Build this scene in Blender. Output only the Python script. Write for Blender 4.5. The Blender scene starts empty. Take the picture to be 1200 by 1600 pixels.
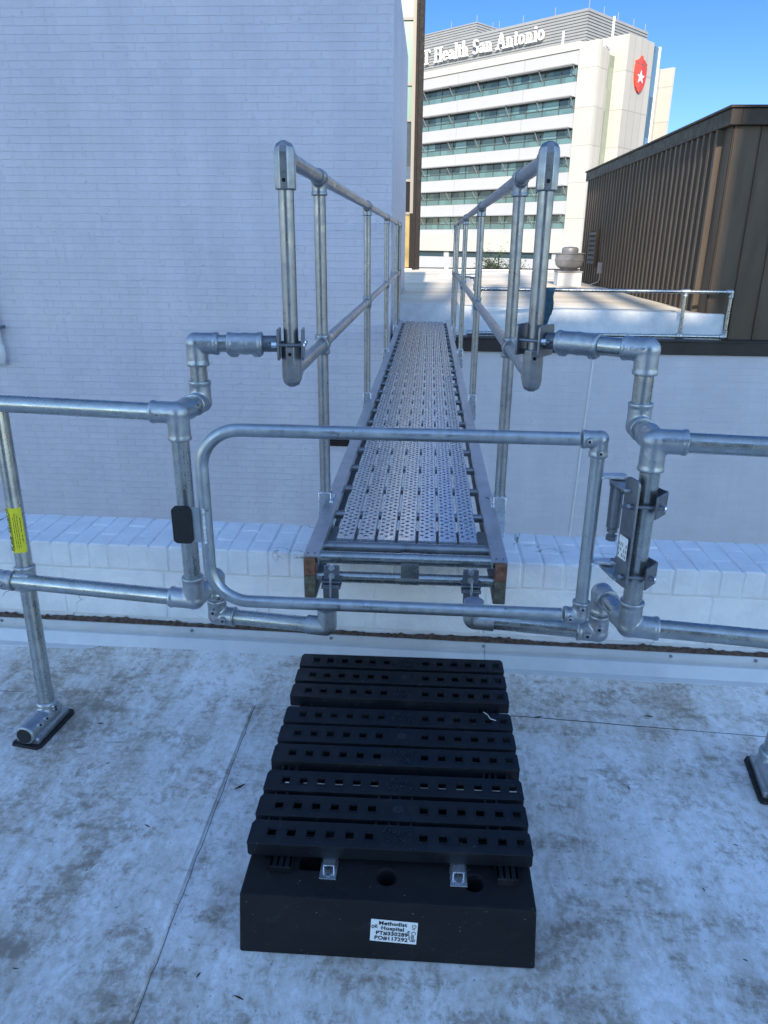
import bpy, bmesh, math, random
from mathutils import Vector, Matrix, Euler
import mathutils
random.seed(7)
R = math.radians
SC = bpy.context.scene
COL = SC.collection

# ---------------------------------------------------------------- camera
H = 1.5; FPX = 1144.0
YAW = math.atan(70/1225.0); PIT = math.atan(422/1144.0); ROLL = .009
fw = Vector((-math.sin(YAW)*math.cos(PIT), math.cos(YAW)*math.cos(PIT), -math.sin(PIT)))
r0 = Vector((math.cos(YAW), math.sin(YAW), 0)); u0 = r0.cross(fw)
rt = r0*math.cos(ROLL)+u0*math.sin(ROLL); up = u0*math.cos(ROLL)-r0*math.sin(ROLL)
CAM = Vector((0, 0, H))
cd = bpy.data.cameras.new('camera'); cam = bpy.data.objects.new('camera', cd); COL.objects.link(cam)
m = Matrix((rt, up, -fw)).transposed().to_4x4(); m.translation = CAM
cam.matrix_world = m
cd.sensor_fit = 'VERTICAL'; cd.sensor_height = 36; cd.sensor_width = 27
cd.lens = FPX/1600*36; cd.clip_start = .05; cd.clip_end = 5000
SC.camera = cam

# ---------------------------------------------------------------- sky, sun, exposure
ELEV = 26; SAZ = 2.6      # the sun stands behind the viewer, a little to the left
SKY_LOW = (.25, .32, .43); SKY_HIGH = (.075, .21, .42)
W = bpy.data.worlds.new('World'); SC.world = W; W.use_nodes = True
nt = W.node_tree; nt.nodes.clear()
sk = nt.nodes.new('ShaderNodeTexSky'); sk.sky_type = 'NISHITA'; sk.sun_disc = False
sk.sun_elevation = R(ELEV); sk.sun_rotation = R(180+SAZ); sk.air_density = 1.0; sk.dust_density = .0; sk.ozone_density = 2.6
bg = nt.nodes.new('ShaderNodeBackground'); bg.inputs[1].default_value = .15
wo = nt.nodes.new('ShaderNodeOutputWorld')
# the clear sky opposite the sun is deeper blue than the sky round the sun: a smooth tint by compass direction and height
gm = nt.nodes.new('ShaderNodeTexCoord'); sp3 = nt.nodes.new('ShaderNodeSeparateXYZ'); nt.links.new(gm.outputs['Generated'], sp3.inputs[0])
mr = nt.nodes.new('ShaderNodeMapRange'); mr.interpolation_type = 'SMOOTHSTEP'; mr.inputs[1].default_value = -.1; mr.inputs[2].default_value = .75
nt.links.new(sp3.outputs[1], mr.inputs[0])
mz = nt.nodes.new('ShaderNodeMapRange'); mz.inputs[1].default_value = 0; mz.inputs[2].default_value = .42
nt.links.new(sp3.outputs[2], mz.inputs[0])
t1 = nt.nodes.new('ShaderNodeMix'); t1.data_type = 'RGBA'; t1.inputs[6].default_value = (*SKY_LOW, 1); t1.inputs[7].default_value = (*SKY_HIGH, 1)
nt.links.new(mz.outputs[0], t1.inputs[0])
t2 = nt.nodes.new('ShaderNodeMix'); t2.data_type = 'RGBA'; t2.inputs[6].default_value = (1, 1, 1, 1); nt.links.new(t1.outputs[2], t2.inputs[7]); nt.links.new(mr.outputs[0], t2.inputs[0])
t3 = nt.nodes.new('ShaderNodeMix'); t3.data_type = 'RGBA'; t3.blend_type = 'MULTIPLY'; t3.inputs[0].default_value = 1
nt.links.new(sk.outputs[0], t3.inputs[6]); nt.links.new(t2.outputs[2], t3.inputs[7])
nt.links.new(t3.outputs[2], bg.inputs[0]); nt.links.new(bg.outputs[0], wo.inputs[0])
sd = bpy.data.lights.new('sun', 'SUN'); sd.energy = 3.2; sd.angle = R(.5); sd.color = (1, .88, .72)
so = bpy.data.objects.new('sun', sd); COL.objects.link(so)
so.rotation_euler = Vector((math.sin(R(SAZ))*math.cos(R(ELEV)), math.cos(R(SAZ))*math.cos(R(ELEV)), -math.sin(R(ELEV)))).to_track_quat('-Z', 'Y').to_euler()
SC.view_settings.view_transform = 'Standard'; SC.view_settings.look = 'None'
SC.view_settings.exposure = 1.42; SC.view_settings.gamma = 1

# ---------------------------------------------------------------- measuring helpers (from photo pixel to place)
def ray(px, py): return fw*FPX+rt*(px-600)+up*(800-py)
def onz(px, py, z): d = ray(px, py); return CAM+d*((z-H)/d.z)
def ony(px, py, y): d = ray(px, py); return CAM+d*(y/d.y)
def onpl(px, py, P, n): d = ray(px, py); return CAM+d*((P-CAM).dot(n)/d.dot(n))

# ---------------------------------------------------------------- materials
def newmat(name):
    mt = bpy.data.materials.new(name); mt.use_nodes = True
    n = mt.node_tree; b = n.nodes['Principled BSDF']
    return mt, n, b
def N(n, t, **kw):
    o = n.nodes.new(t)
    for k, v in kw.items():
        if k.startswith('i_'):
            o.inputs[k[2:].replace('_', ' ')].default_value = v
        else: setattr(o, k, v)
    return o
def ramp(n, fac, stops):
    c = n.nodes.new('ShaderNodeValToRGB'); e = c.color_ramp.elements
    while len(e) < len(stops): e.new(.5)
    for i, (p, col) in enumerate(stops):
        e[i].position = p; e[i].color = (*col, 1) if len(col) == 3 else col
    n.links.new(fac, c.inputs[0]); return c
def coords(n, scale=(1, 1, 1), rot=(0, 0, 0), loc=(0, 0, 0)):
    t = n.nodes.new('ShaderNodeNewGeometry'); mp = n.nodes.new('ShaderNodeMapping')
    mp.inputs['Scale'].default_value = scale; mp.inputs['Rotation'].default_value = rot; mp.inputs['Location'].default_value = loc
    n.links.new(t.outputs['Position'], mp.inputs[0]); return mp.outputs[0]
def noise(n, vec, scale, detail=6, rough=.6, dist=0):
    o = N(n, 'ShaderNodeTexNoise'); o.inputs['Scale'].default_value = scale; o.inputs['Detail'].default_value = detail
    o.inputs['Roughness'].default_value = rough; o.inputs['Distortion'].default_value = dist
    n.links.new(vec, o.inputs['Vector']); return o.outputs['Fac']
def bump(n, b, h, strength, distance, prev=None):
    o = N(n, 'ShaderNodeBump'); o.inputs['Strength'].default_value = strength; o.inputs['Distance'].default_value = distance
    n.links.new(h, o.inputs['Height'])
    if prev: n.links.new(prev, o.inputs['Normal'])
    n.links.new(o.outputs[0], b.inputs['Normal']); return o.outputs[0]
def mixc(n, fac, a, b, mode='MIX'):
    o = n.nodes.new('ShaderNodeMix'); o.data_type = 'RGBA'; o.blend_type = mode
    for inp, v in ((o.inputs[0], fac), (o.inputs[6], a), (o.inputs[7], b)):
        if hasattr(v, 'links'): n.links.new(v, inp)
        elif isinstance(v, (int, float)): inp.default_value = v
        else: inp.default_value = (*v, 1)
    return o.outputs[2]
def math_(n, op, a, b=0., clamp=False):
    o = n.nodes.new('ShaderNodeMath'); o.operation = op; o.use_clamp = clamp
    for i, v in enumerate((a, b)):
        if hasattr(v, 'links'): n.links.new(v, o.inputs[i])
        else: o.inputs[i].default_value = v
    return o.outputs[0]

def simple(name, col, rough=.5, metal=0., nscale=0, var=.12, bmp=0., bscale=None, bdist=.002, spec=None, stretch=(1, 1, 1)):
    mt, n, b = newmat(name)
    b.inputs['Roughness'].default_value = rough; b.inputs['Metallic'].default_value = metal
    if spec is not None: b.inputs['Specular IOR Level'].default_value = spec
    b.inputs['Base Color'].default_value = (*col, 1)
    v = coords(n, stretch)
    if nscale:
        f = noise(n, v, nscale)
        lo = tuple(max(0, c*(1-var)) for c in col); hi = tuple(min(1, c*(1+var)) for c in col)
        c = ramp(n, f, [(.3, lo), (.7, hi)]); n.links.new(c.outputs[0], b.inputs['Base Color'])
        r_ = ramp(n, noise(n, v, nscale*2.3), [(.3, (rough*.8,)*3), (.7, (min(1, rough*1.25),)*3)])
        n.links.new(r_.outputs[0], b.inputs['Roughness'])
    if bmp:
        bump(n, b, noise(n, v, bscale or nscale*3), bmp, bdist)
    return mt

def steel(name, col, rough, spots=.0, bmp=.0, bscale=60, bdist=.001, metal=.9, stretch=(1, 1, 1)):
    """galvanised metal: blotchy tone, uneven gloss, small dark scuffs"""
    mt, n, b = newmat(name); v = coords(n, stretch)
    f = noise(n, v, 38, 5, .65); f2 = noise(n, v, 9, 4)
    c = ramp(n, f, [(.32, tuple(x*.78 for x in col)), (.68, tuple(min(1, x*1.15) for x in col))])
    c2 = mixc(n, .35, c.outputs[0], ramp(n, f2, [(.35, tuple(x*.7 for x in col)), (.65, tuple(min(1, x*1.1) for x in col))]).outputs[0])
    if spots:
        s = ramp(n, noise(n, v, 85, 3, .5), [(.66, (0, 0, 0)), (.72, (1, 1, 1))])
        s2 = math_(n, 'MULTIPLY', s.outputs[0], spots)
        c2 = mixc(n, s2, c2, (.07, .065, .06))
    n.links.new(c2, b.inputs['Base Color'])
    b.inputs['Metallic'].default_value = metal
    r_ = ramp(n, noise(n, v, 26, 4), [(.3, (rough*.72,)*3), (.7, (rough*1.35,)*3)])
    n.links.new(r_.outputs[0], b.inputs['Roughness'])
    if bmp: bump(n, b, noise(n, v, bscale, 4, .6), bmp, bdist)
    return mt

M = {}
M['pipe'] = steel('galvanised_pipe', (.43, .45, .44), .27, .12, .15, 90, .0005)
M['cast'] = steel('cast_galvanised', (.42, .45, .48), .38, .3, .6, 130, .0015, .85)
M['gate'] = steel('gate_galvanised', (.43, .47, .50), .36, .5, .3, 60, .001, .85, (1, 1, .6))
M['alu'] = steel('mill_aluminium', (.34, .345, .355), .34, .3, .1, 90, .0005, .85)
M['deck'] = simple('deck_aluminium', (.60, .64, .68), .27, .9, 22, .10, .05, 60, .0004)
M['beam'] = simple('beam_aluminium', (.46, .47, .49), .38, .85, 12, .12, .08, 40, .0005)
M['hinge'] = steel('hinge_plate_steel', (.24, .26, .29), .38, .3, .3, 80, .001, .8)
M['clamp'] = steel('dark_clamp_steel', (.17, .19, .22), .42, .2, .3, 90, .001, .7)
M['weld'] = steel('weld_zinc', (.68, .72, .76), .4, .4, 1., 90, .004, .7)
M['bright'] = steel('zinc_clip', (.8, .82, .85), .25, .1, .1, 60, .0005)
M['black_hole'] = simple('dark_recess', (.008, .008, .009), .9)
M['plastic'] = simple('black_plastic', (.009, .011, .015), .5, 0, 25, .3, .25, 260, .0008)
M['rubber'] = None
M['pad'] = simple('rubber_pad', (.008, .009, .012), .6, 0, 20, .2)
M['letter'] = simple('moulded_letters', (.016, .019, .024), .35)
M['yellow'] = simple('yellow_label', (.72, .66, .02), .45, 0, 60, .06)
M['ink'] = simple('black_ink', (.012, .012, .014), .6)
M['sticker'] = simple('white_sticker', (.78, .79, .8), .5, 0, 60, .04)
M['rag'] = simple('blue_cloth', (.022, .065, .10), .9, 0, 18, .35, .6, 90, .004)
M['brown'] = simple('brown_metal', (.108, .080, .058), .5, .0, 5, .22, .12, 7, .01, .22, stretch=(1, 1, .15))
M['brown_trim'] = simple('brown_trim', (.05, .036, .027), .5, 0, 5, .12, spec=.25)
M['dark'] = simple('dark_metal', (.016, .014, .014), .6, 0, 6, .15, spec=.15)
M['coping'] = simple('dark_coping', (.045, .038, .035), .5, 0, 5, .15, spec=.25)
M['fan'] = steel('fan_aluminium', (.33, .33, .33), .55, .2, .2, 20, .003, .5)
M['white'] = simple('white_paint', (.74, .74, .73), .6, 0, 8, .05, .2, 30, .002)
M['flash'] = simple('flashing_metal', (.60, .62, .64), .38, .15, 14, .06, .1, 40, .001)
M['rust'] = simple('rusty_caulk', (.09, .058, .042), .9, 0, 60, .8, 1, 90, .006)
M['cream'] = None
M['leaf'] = simple('leaf_green', (.035, .06, .02), .6, 0, 3, .4)
M['bark'] = simple('bark', (.09, .07, .05), .9, 0, 20, .3)
M['ground'] = simple('asphalt', (.06, .06, .06), .9, 0, .8, .2)
M['seam'] = simple('membrane_lap', (.50, .51, .52), .6, 0, 20, .2, .4, 30, .002)
M['twig'] = simple('dry_twig', (.03, .022, .016), .9)
M['thread'] = simple('pale_thread', (.6, .6, .58), .8)

def mat_plastic():
    mt, n, b = newmat('black_plastic'); v = coords(n)
    c = ramp(n, noise(n, v, 20, 5), [(.35, (.004, .006, .009)), (.7, (.008, .011, .016))])
    d = ramp(n, noise(n, v, 7, 8, .75, .5), [(.56, (0, 0, 0)), (.78, (1, 1, 1))])
    c = mixc(n, math_(n, 'MULTIPLY', d.outputs[0], .22), c.outputs[0], (.10, .10, .095))
    sp = ramp(n, noise(n, v, 120, 2, .5), [(.70, (0, 0, 0)), (.74, (1, 1, 1))])
    c = mixc(n, math_(n, 'MULTIPLY', sp.outputs[0], .35), c, (.20, .19, .17))
    n.links.new(c, b.inputs['Base Color'])
    r_ = ramp(n, noise(n, v, 14, 5), [(.35, (.36,)*3), (.65, (.56,)*3)]); n.links.new(r_.outputs[0], b.inputs['Roughness'])
    b.inputs['Specular IOR Level'].default_value = .38
    bump(n, b, noise(n, v, 240, 4), .3, .0008)
    return mt
M['plastic'] = mat_plastic()
def mat_rubber():
    mt, n, b = newmat('recycled_rubber'); v = coords(n)
    f = noise(n, v, 5, 4)
    c = ramp(n, f, [(.35, (.004, .005, .008)), (.7, (.010, .011, .014))])
    vo = N(n, 'ShaderNodeTexVoronoi'); vo.inputs['Scale'].default_value = 75; n.links.new(v, vo.inputs['Vector'])
    sp = ramp(n, vo.outputs['Distance'], [(.09, (1, 1, 1)), (.14, (0, 0, 0))])
    pick = ramp(n, noise(n, v, 33, 2), [(.56, (0, 0, 0)), (.62, (1, 1, 1))])
    k = math_(n, 'MULTIPLY', sp.outputs[0], pick.outputs[0])
    c2 = mixc(n, math_(n, 'MULTIPLY', k, .6), c.outputs[0], (.25, .24, .22))
    scr = ramp(n, noise(n, coords(n, (1, 1, 1)), 14, 8, .75, 1.5), [(.6, (0, 0, 0)), (.72, (1, 1, 1))])
    c3 = mixc(n, math_(n, 'MULTIPLY', scr.outputs[0], .35), c2, (.09, .09, .09))
    n.links.new(c3, b.inputs['Base Color']); b.inputs['Roughness'].default_value = .75; b.inputs['Specular IOR Level'].default_value = .3
    bump(n, b, noise(n, v, 150, 5, .7), .7, .003)
    return mt
M['rubber'] = mat_rubber()

def mat_brick(name, bw, bh, col, off=(0, 0), big=1.0, relief=.62):
    """painted brick seen on an X-Z wall face"""
    mt, n, b = newmat(name)
    g = n.nodes.new('ShaderNodeNewGeometry'); sx = n.nodes.new('ShaderNodeSeparateXYZ'); n.links.new(g.outputs['Position'], sx.inputs[0])
    su = math_(n, 'ADD', sx.outputs[0], sx.outputs[1])
    cb = n.nodes.new('ShaderNodeCombineXYZ'); n.links.new(math_(n, 'ADD', su, off[0]), cb.inputs[0]); n.links.new(math_(n, 'ADD', sx.outputs[2], off[1]), cb.inputs[1])
    wob = N(n, 'ShaderNodeTexNoise'); wob.inputs['Scale'].default_value = 7; n.links.new(cb.outputs[0], wob.inputs['Vector'])
    vs = n.nodes.new('ShaderNodeVectorMath'); vs.operation = 'SCALE'; vs.inputs[3].default_value = .016; n.links.new(wob.outputs['Color'], vs.inputs[0])
    va = n.nodes.new('ShaderNodeVectorMath'); n.links.new(cb.outputs[0], va.inputs[0]); n.links.new(vs.outputs[0], va.inputs[1])
    br = N(n, 'ShaderNodeTexBrick'); n.links.new(va.outputs[0], br.inputs['Vector'])
    br.inputs['Scale'].default_value = 1; br.inputs['Brick Width'].default_value = bw; br.inputs['Row Height'].default_value = bh
    br.inputs['Mortar Size'].default_value = .0055; br.inputs['Mortar Smooth'].default_value = .6
    br.inputs['Color1'].default_value = (0, 0, 0, 1); br.inputs['Color2'].default_value = (1, 1, 1, 1); br.inputs['Mortar'].default_value = (.5, .5, .5, 1)
    # random creases and pits pressed into the brick faces
    st = N(n, 'ShaderNodeMapping'); st.inputs['Scale'].default_value = (1, 1, 1); n.links.new(cb.outputs[0], st.inputs[0])
    vo = N(n, 'ShaderNodeTexVoronoi'); vo.inputs['Scale'].default_value = 7/big; vo.inputs['Randomness'].default_value = 1; n.links.new(st.outputs[0], vo.inputs['Vector'])
    pit = ramp(n, vo.outputs['Distance'], [(.10, (1, 1, 1)), (.17, (0, 0, 0))])
    st2 = N(n, 'ShaderNodeMapping'); st2.inputs['Scale'].default_value = (3.2, 1, 1); st2.inputs['Rotation'].default_value = (0, 0, R(24)); n.links.new(cb.outputs[0], st2.inputs[0])
    vo2 = N(n, 'ShaderNodeTexVoronoi'); vo2.inputs['Scale'].default_value = 4.6/big; n.links.new(st2.outputs[0], vo2.inputs['Vector'])
    cr = ramp(n, vo2.outputs['Distance'], [(.14, (0, 0, 0)), (.19, (1, 1, 1)), (.25, (0, 0, 0))])
    pk = ramp(n, noise(n, cb.outputs[0], 2.2/big, 3), [(.36, (0, 0, 0)), (.52, (1, 1, 1))])
    marks = math_(n, 'MULTIPLY', math_(n, 'MAXIMUM', pit.outputs[0], cr.outputs[0]), pk.outputs[0])
    hgt = math_(n, 'SUBTRACT', math_(n, 'MULTIPLY', br.outputs['Fac'], -1.0), math_(n, 'MULTIPLY', marks, .9))
    tone = ramp(n, br.outputs['Color'], [(0, tuple(c*.965 for c in col)), (1, col)])
    big_ = ramp(n, noise(n, cb.outputs[0], 1.1, 5), [(.35, (.93, .93, .94)), (.65, (1, 1, 1))])
    cc = mixc(n, 1.0, tone.outputs[0], big_.outputs[0], 'MULTIPLY')
    run = ramp(n, noise(n, coords(n, (1, 1, .12)), 2.6, 6, .6), [(.42, (.94, .94, .95)), (.62, (1, 1, 1))])
    cc = mixc(n, 1.0, cc, run.outputs[0], 'MULTIPLY')
    cc = mixc(n, math_(n, 'MULTIPLY', marks, .06), cc, tuple(c*.7 for c in col))
    cc = mixc(n, math_(n, 'MULTIPLY', br.outputs['Fac'], .06), cc, tuple(c*.6 for c in col))
    n.links.new(cc, b.inputs['Base Color']); b.inputs['Roughness'].default_value = .55
    n1 = bump(n, b, hgt, relief, .006)
    bump(n, b, noise(n, g.outputs['Position'], 38, 6, .75), .5, .006, n1)
    return mt
M['brick'] = mat_brick('white_painted_brick', .25, .0855, (.64, .63, .695))
M['brick_low'] = mat_brick('white_painted_brick_lower_wall', .25, .0855, (.65, .65, .695), (.11, .02), relief=.42)

def mat_paint():
    """thick white paint on parapet bricks: cracks, grime in the joints"""
    mt, n, b = newmat('thick_white_paint'); v = coords(n)
    f = ramp(n, noise(n, v, 9, 6), [(.3, (.74, .745, .76)), (.6, (.84, .845, .855))])
    dirt = ramp(n, noise(n, v, 26, 8, .75), [(.66, (0, 0, 0)), (.76, (1, 1, 1))])
    c = mixc(n, math_(n, 'MULTIPLY', dirt.outputs[0], .35), f.outputs[0], (.26, .25, .24))
    wv = N(n, 'ShaderNodeTexVoronoi'); wv.feature = 'DISTANCE_TO_EDGE'; wv.inputs['Scale'].default_value = 3.3
    w2 = N(n, 'ShaderNodeTexNoise'); w2.inputs['Scale'].default_value = 5; w2.inputs['Detail'].default_value = 6; n.links.new(v, w2.inputs['Vector'])
    vs = n.nodes.new('ShaderNodeVectorMath'); vs.operation = 'SCALE'; vs.inputs[3].default_value = .35; n.links.new(w2.outputs['Color'], vs.inputs[0])
    va = n.nodes.new('ShaderNodeVectorMath'); n.links.new(v, va.inputs[0]); n.links.new(vs.outputs[0], va.inputs[1])
    n.links.new(va.outputs[0], wv.inputs['Vector'])
    crack = ramp(n, wv.outputs['Distance'], [(.004, (1, 1, 1)), (.011, (0, 0, 0))])
    pick = ramp(n, noise(n, v, 3.2, 2), [(.60, (0, 0, 0)), (.66, (1, 1, 1))])
    k = math_(n, 'MULTIPLY', crack.outputs[0], pick.outputs[0])
    c = mixc(n, math_(n, 'MULTIPLY', k, .8), c, (.12, .11, .10))
    n.links.new(c, b.inputs['Base Color']); b.inputs['Roughness'].default_value = .55
    n1 = bump(n, b, noise(n, v, 55, 6, .7), .8, .005)
    bump(n, b, k, -.6, .004, n1)
    return mt
M['paint'] = mat_paint()

def mat_membrane(name, near=True):
    mt, n, b = newmat(name); v = coords(n)
    vs = coords(n, (1.15, .9, 1), (0, 0, R(18)))
    base = ramp(n, noise(n, v, 3, 5), [(.3, (.77, .775, .785)), (.7, (.87, .87, .88))])
    def lin(*tw):
        o = None
        for t, w in tw:
            q = math_(n, 'MULTIPLY', t, w); o = q if o is None else math_(n, 'ADD', o, q)
        return o
    lo_, mi_, fi_ = noise(n, vs, 1.25, 3, .5, .2), noise(n, vs, 6.5, 6, .65, .5), noise(n, vs, 38, 6, .75, .3)
    wp = noise(n, coords(n, (1, .16, 1), (0, 0, R(-14))), 11, 7, .7, .4); wq = noise(n, coords(n, (.2, 1, 1), (0, 0, R(12))), 16, 7, .7, .4)
    h1 = lin((lo_, .30), (mi_, .20), (fi_, .28), (wp, .22))
    m1 = ramp(n, h1, [(.432, (0, 0, 0)), (.485, (.42,)*3), (.565, (1, 1, 1))])
    h2 = lin((lo_, .15), (mi_, .30), (fi_, .25), (wq, .30))
    m2 = ramp(n, h2, [(.505, (0, 0, 0)), (.585, (1, 1, 1))])
    c = mixc(n, math_(n, 'MULTIPLY', m1.outputs[0], .74), base.outputs[0], (.36, .285, .20))
    c = mixc(n, math_(n, 'MULTIPLY', m2.outputs[0], .62), c, (.175, .13, .085))
    # scuffs: fine arcs and drag marks
    pk = ramp(n, noise(n, v, 3.1, 5), [(.46, (0, 0, 0)), (.62, (1, 1, 1))])
    for rz, sc_ in ((25, 30), (-40, 24), (80, 36)):
        sc = ramp(n, noise(n, coords(n, (.16, 1, 1), (0, 0, R(rz)), (rz, 0, 0)), sc_, 4, .6, .2), [(.62, (0, 0, 0)), (.74, (1, 1, 1))])
        c = mixc(n, math_(n, 'MULTIPLY', math_(n, 'MULTIPLY', sc.outputs[0], pk.outputs[0]), .42), c, (.17, .15, .125))
    sp = ramp(n, noise(n, v, 70, 3, .5), [(.66, (0, 0, 0)), (.72, (1, 1, 1))])
    c = mixc(n, math_(n, 'MULTIPLY', sp.outputs[0], .55), c, (.12, .10, .085))
    n.links.new(c, b.inputs['Base Color']); b.inputs['Roughness'].default_value = .5
    n1 = bump(n, b, noise(n, v, 6, 3), .2, .010)
    bump(n, b, noise(n, v, 160, 3), .25, .0012, n1)
    return mt
M['membrane'] = mat_membrane('roof_membrane')
def mat_far_roof():
    mt, n, b = newmat('far_roof_membrane'); v = coords(n)
    base = ramp(n, noise(n, coords(n, (.5, 1.5, 1), (0, 0, R(-10))), .9, 7, .65), [(.36, (.62, .54, .40)), (.56, (.80, .74, .62))])
    st = ramp(n, noise(n, v, 2.2, 8, .7), [(.58, (0, 0, 0)), (.75, (1, 1, 1))])
    c = mixc(n, math_(n, 'MULTIPLY', st.outputs[0], .35), base.outputs[0], (.36, .31, .24))
    n.links.new(c, b.inputs['Base Color']); b.inputs['Roughness'].default_value = .6
    bump(n, b, noise(n, v, 2.5, 5), .4, .03)
    return mt
M['far_roof'] = mat_far_roof()
M['curb'] = simple('curb_membrane', (.62, .63, .64), .7, 0, 9, .10, .5, 7, .02)

def mat_panel(name, col, w, h, line=.04, var=.05, axis='A'):
    """large wall panels with thin joints on the far tower"""
    mt, n, b = newmat(name)
    g = n.nodes.new('ShaderNodeTexCoord'); sx = n.nodes.new('ShaderNodeSeparateXYZ'); n.links.new(g.outputs['Object'], sx.inputs[0])
    u = math_(n, 'ADD', sx.outputs[0], sx.outputs[1])
    cb = n.nodes.new('ShaderNodeCombineXYZ'); n.links.new(u, cb.inputs[0]); n.links.new(sx.outputs[2], cb.inputs[1])
    br = N(n, 'ShaderNodeTexBrick'); n.links.new(cb.outputs[0], br.inputs['Vector']); br.offset = 0
    br.inputs['Scale'].default_value = 1; br.inputs['Brick Width'].default_value = w; br.inputs['Row Height'].default_value = h; br.inputs['Mortar Size'].default_value = line
    br.inputs['Color1'].default_value = (*[c*(1-var) for c in col], 1); br.inputs['Color2'].default_value = (*col, 1); br.inputs['Mortar'].default_value = (*[c*.62 for c in col], 1)
    f = ramp(n, noise(n, cb.outputs[0], .35, 5), [(.3, (.94,)*3), (.7, (1, 1, 1))])
    n.links.new(mixc(n, 1., br.outputs['Color'], f.outputs[0], 'MULTIPLY'), b.inputs['Base Color'])
    b.inputs['Roughness'].default_value = .6
    return mt
M['cream'] = mat_panel('cream_precast', (.46, .44, .395), 50, 5.3, .05)
M['stone'] = mat_panel('pale_stone_panel', (.38, .36, .33), 2.1, 5.3, .06, .12)
M['grey_panel'] = mat_panel('pale_grey_panel', (.40, .40, .405), 14, 9, .05, .03)
M['grey_metal'] = simple('grey_screen', (.25, .255, .26), .55, .0, .5, .06)
M['win'] = None
def mat_glass(name, col, rough=.08, var=.3, w=1.5, h=3):
    mt, n, b = newmat(name)
    g = n.nodes.new('ShaderNodeTexCoord'); sx = n.nodes.new('ShaderNodeSeparateXYZ'); n.links.new(g.outputs['Object'], sx.inputs[0])
    u = math_(n, 'ADD', sx.outputs[0], sx.outputs[1])
    cb = n.nodes.new('ShaderNodeCombineXYZ'); n.links.new(math_(n, 'FLOOR', math_(n, 'DIVIDE', u, w)), cb.inputs[0]); n.links.new(math_(n, 'FLOOR', math_(n, 'DIVIDE', sx.outputs[2], h)), cb.inputs[1])
    wn = N(n, 'ShaderNodeTexWhiteNoise'); n.links.new(cb.outputs[0], wn.inputs['Vector'])
    c = ramp(n, wn.outputs['Value'], [(.35, tuple(x*(1-var) for x in col)), (.9, tuple(x*(1+var) for x in col))])
    n.links.new(c.outputs[0], b.inputs['Base Color']); b.inputs['Roughness'].default_value = rough
    b.inputs['Specular IOR Level'].default_value = .8
    return mt
M['win'] = mat_glass('teal_window_glass', (.07, .135, .14), .12, .55, 3.1, 4.2)
M['win_dark'] = simple('dark_window_glass', (.03, .055, .07), .1)
M['spandrel'] = mat_glass('teal_spandrel', (.075, .145, .15), .2, .15)
M['strip'] = mat_glass('green_strip_glass', (.20, .23, .18), .2, .2)
M['bluestrip'] = mat_glass('blue_strip_glass', (.05, .10, .16), .1, .4)
M['frame'] = simple('dark_frame', (.06, .075, .075), .4)
M['gl_green'] = simple('green_spandrel_glass', (.13, .22, .18), .3)
M['gl_mirror'] = simple('mirror_glass', (.50, .62, .66), .03, .9)
M['gl_dark'] = simple('dark_glass', (.02, .02, .02), .06, 0)
M['gl_gold'] = simple('amber_reflection', (.25, .19, .07), .35, 0, 1.2, .4)  # gold reflection painted in as the pane's own colour
M['mull_cream'] = simple('cream_mullion', (.20, .18, .155), .5)
M['letters'] = simple('white_sign_letters', (.82, .82, .80), .5)
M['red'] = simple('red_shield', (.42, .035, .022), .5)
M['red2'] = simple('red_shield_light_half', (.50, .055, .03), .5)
M['star'] = simple('silver_star', (.55, .58, .64), .4)
M['brickred'] = mat_panel('tan_brick', (.36, .27, .20), 4, 3.6, .3, .1)

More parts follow.
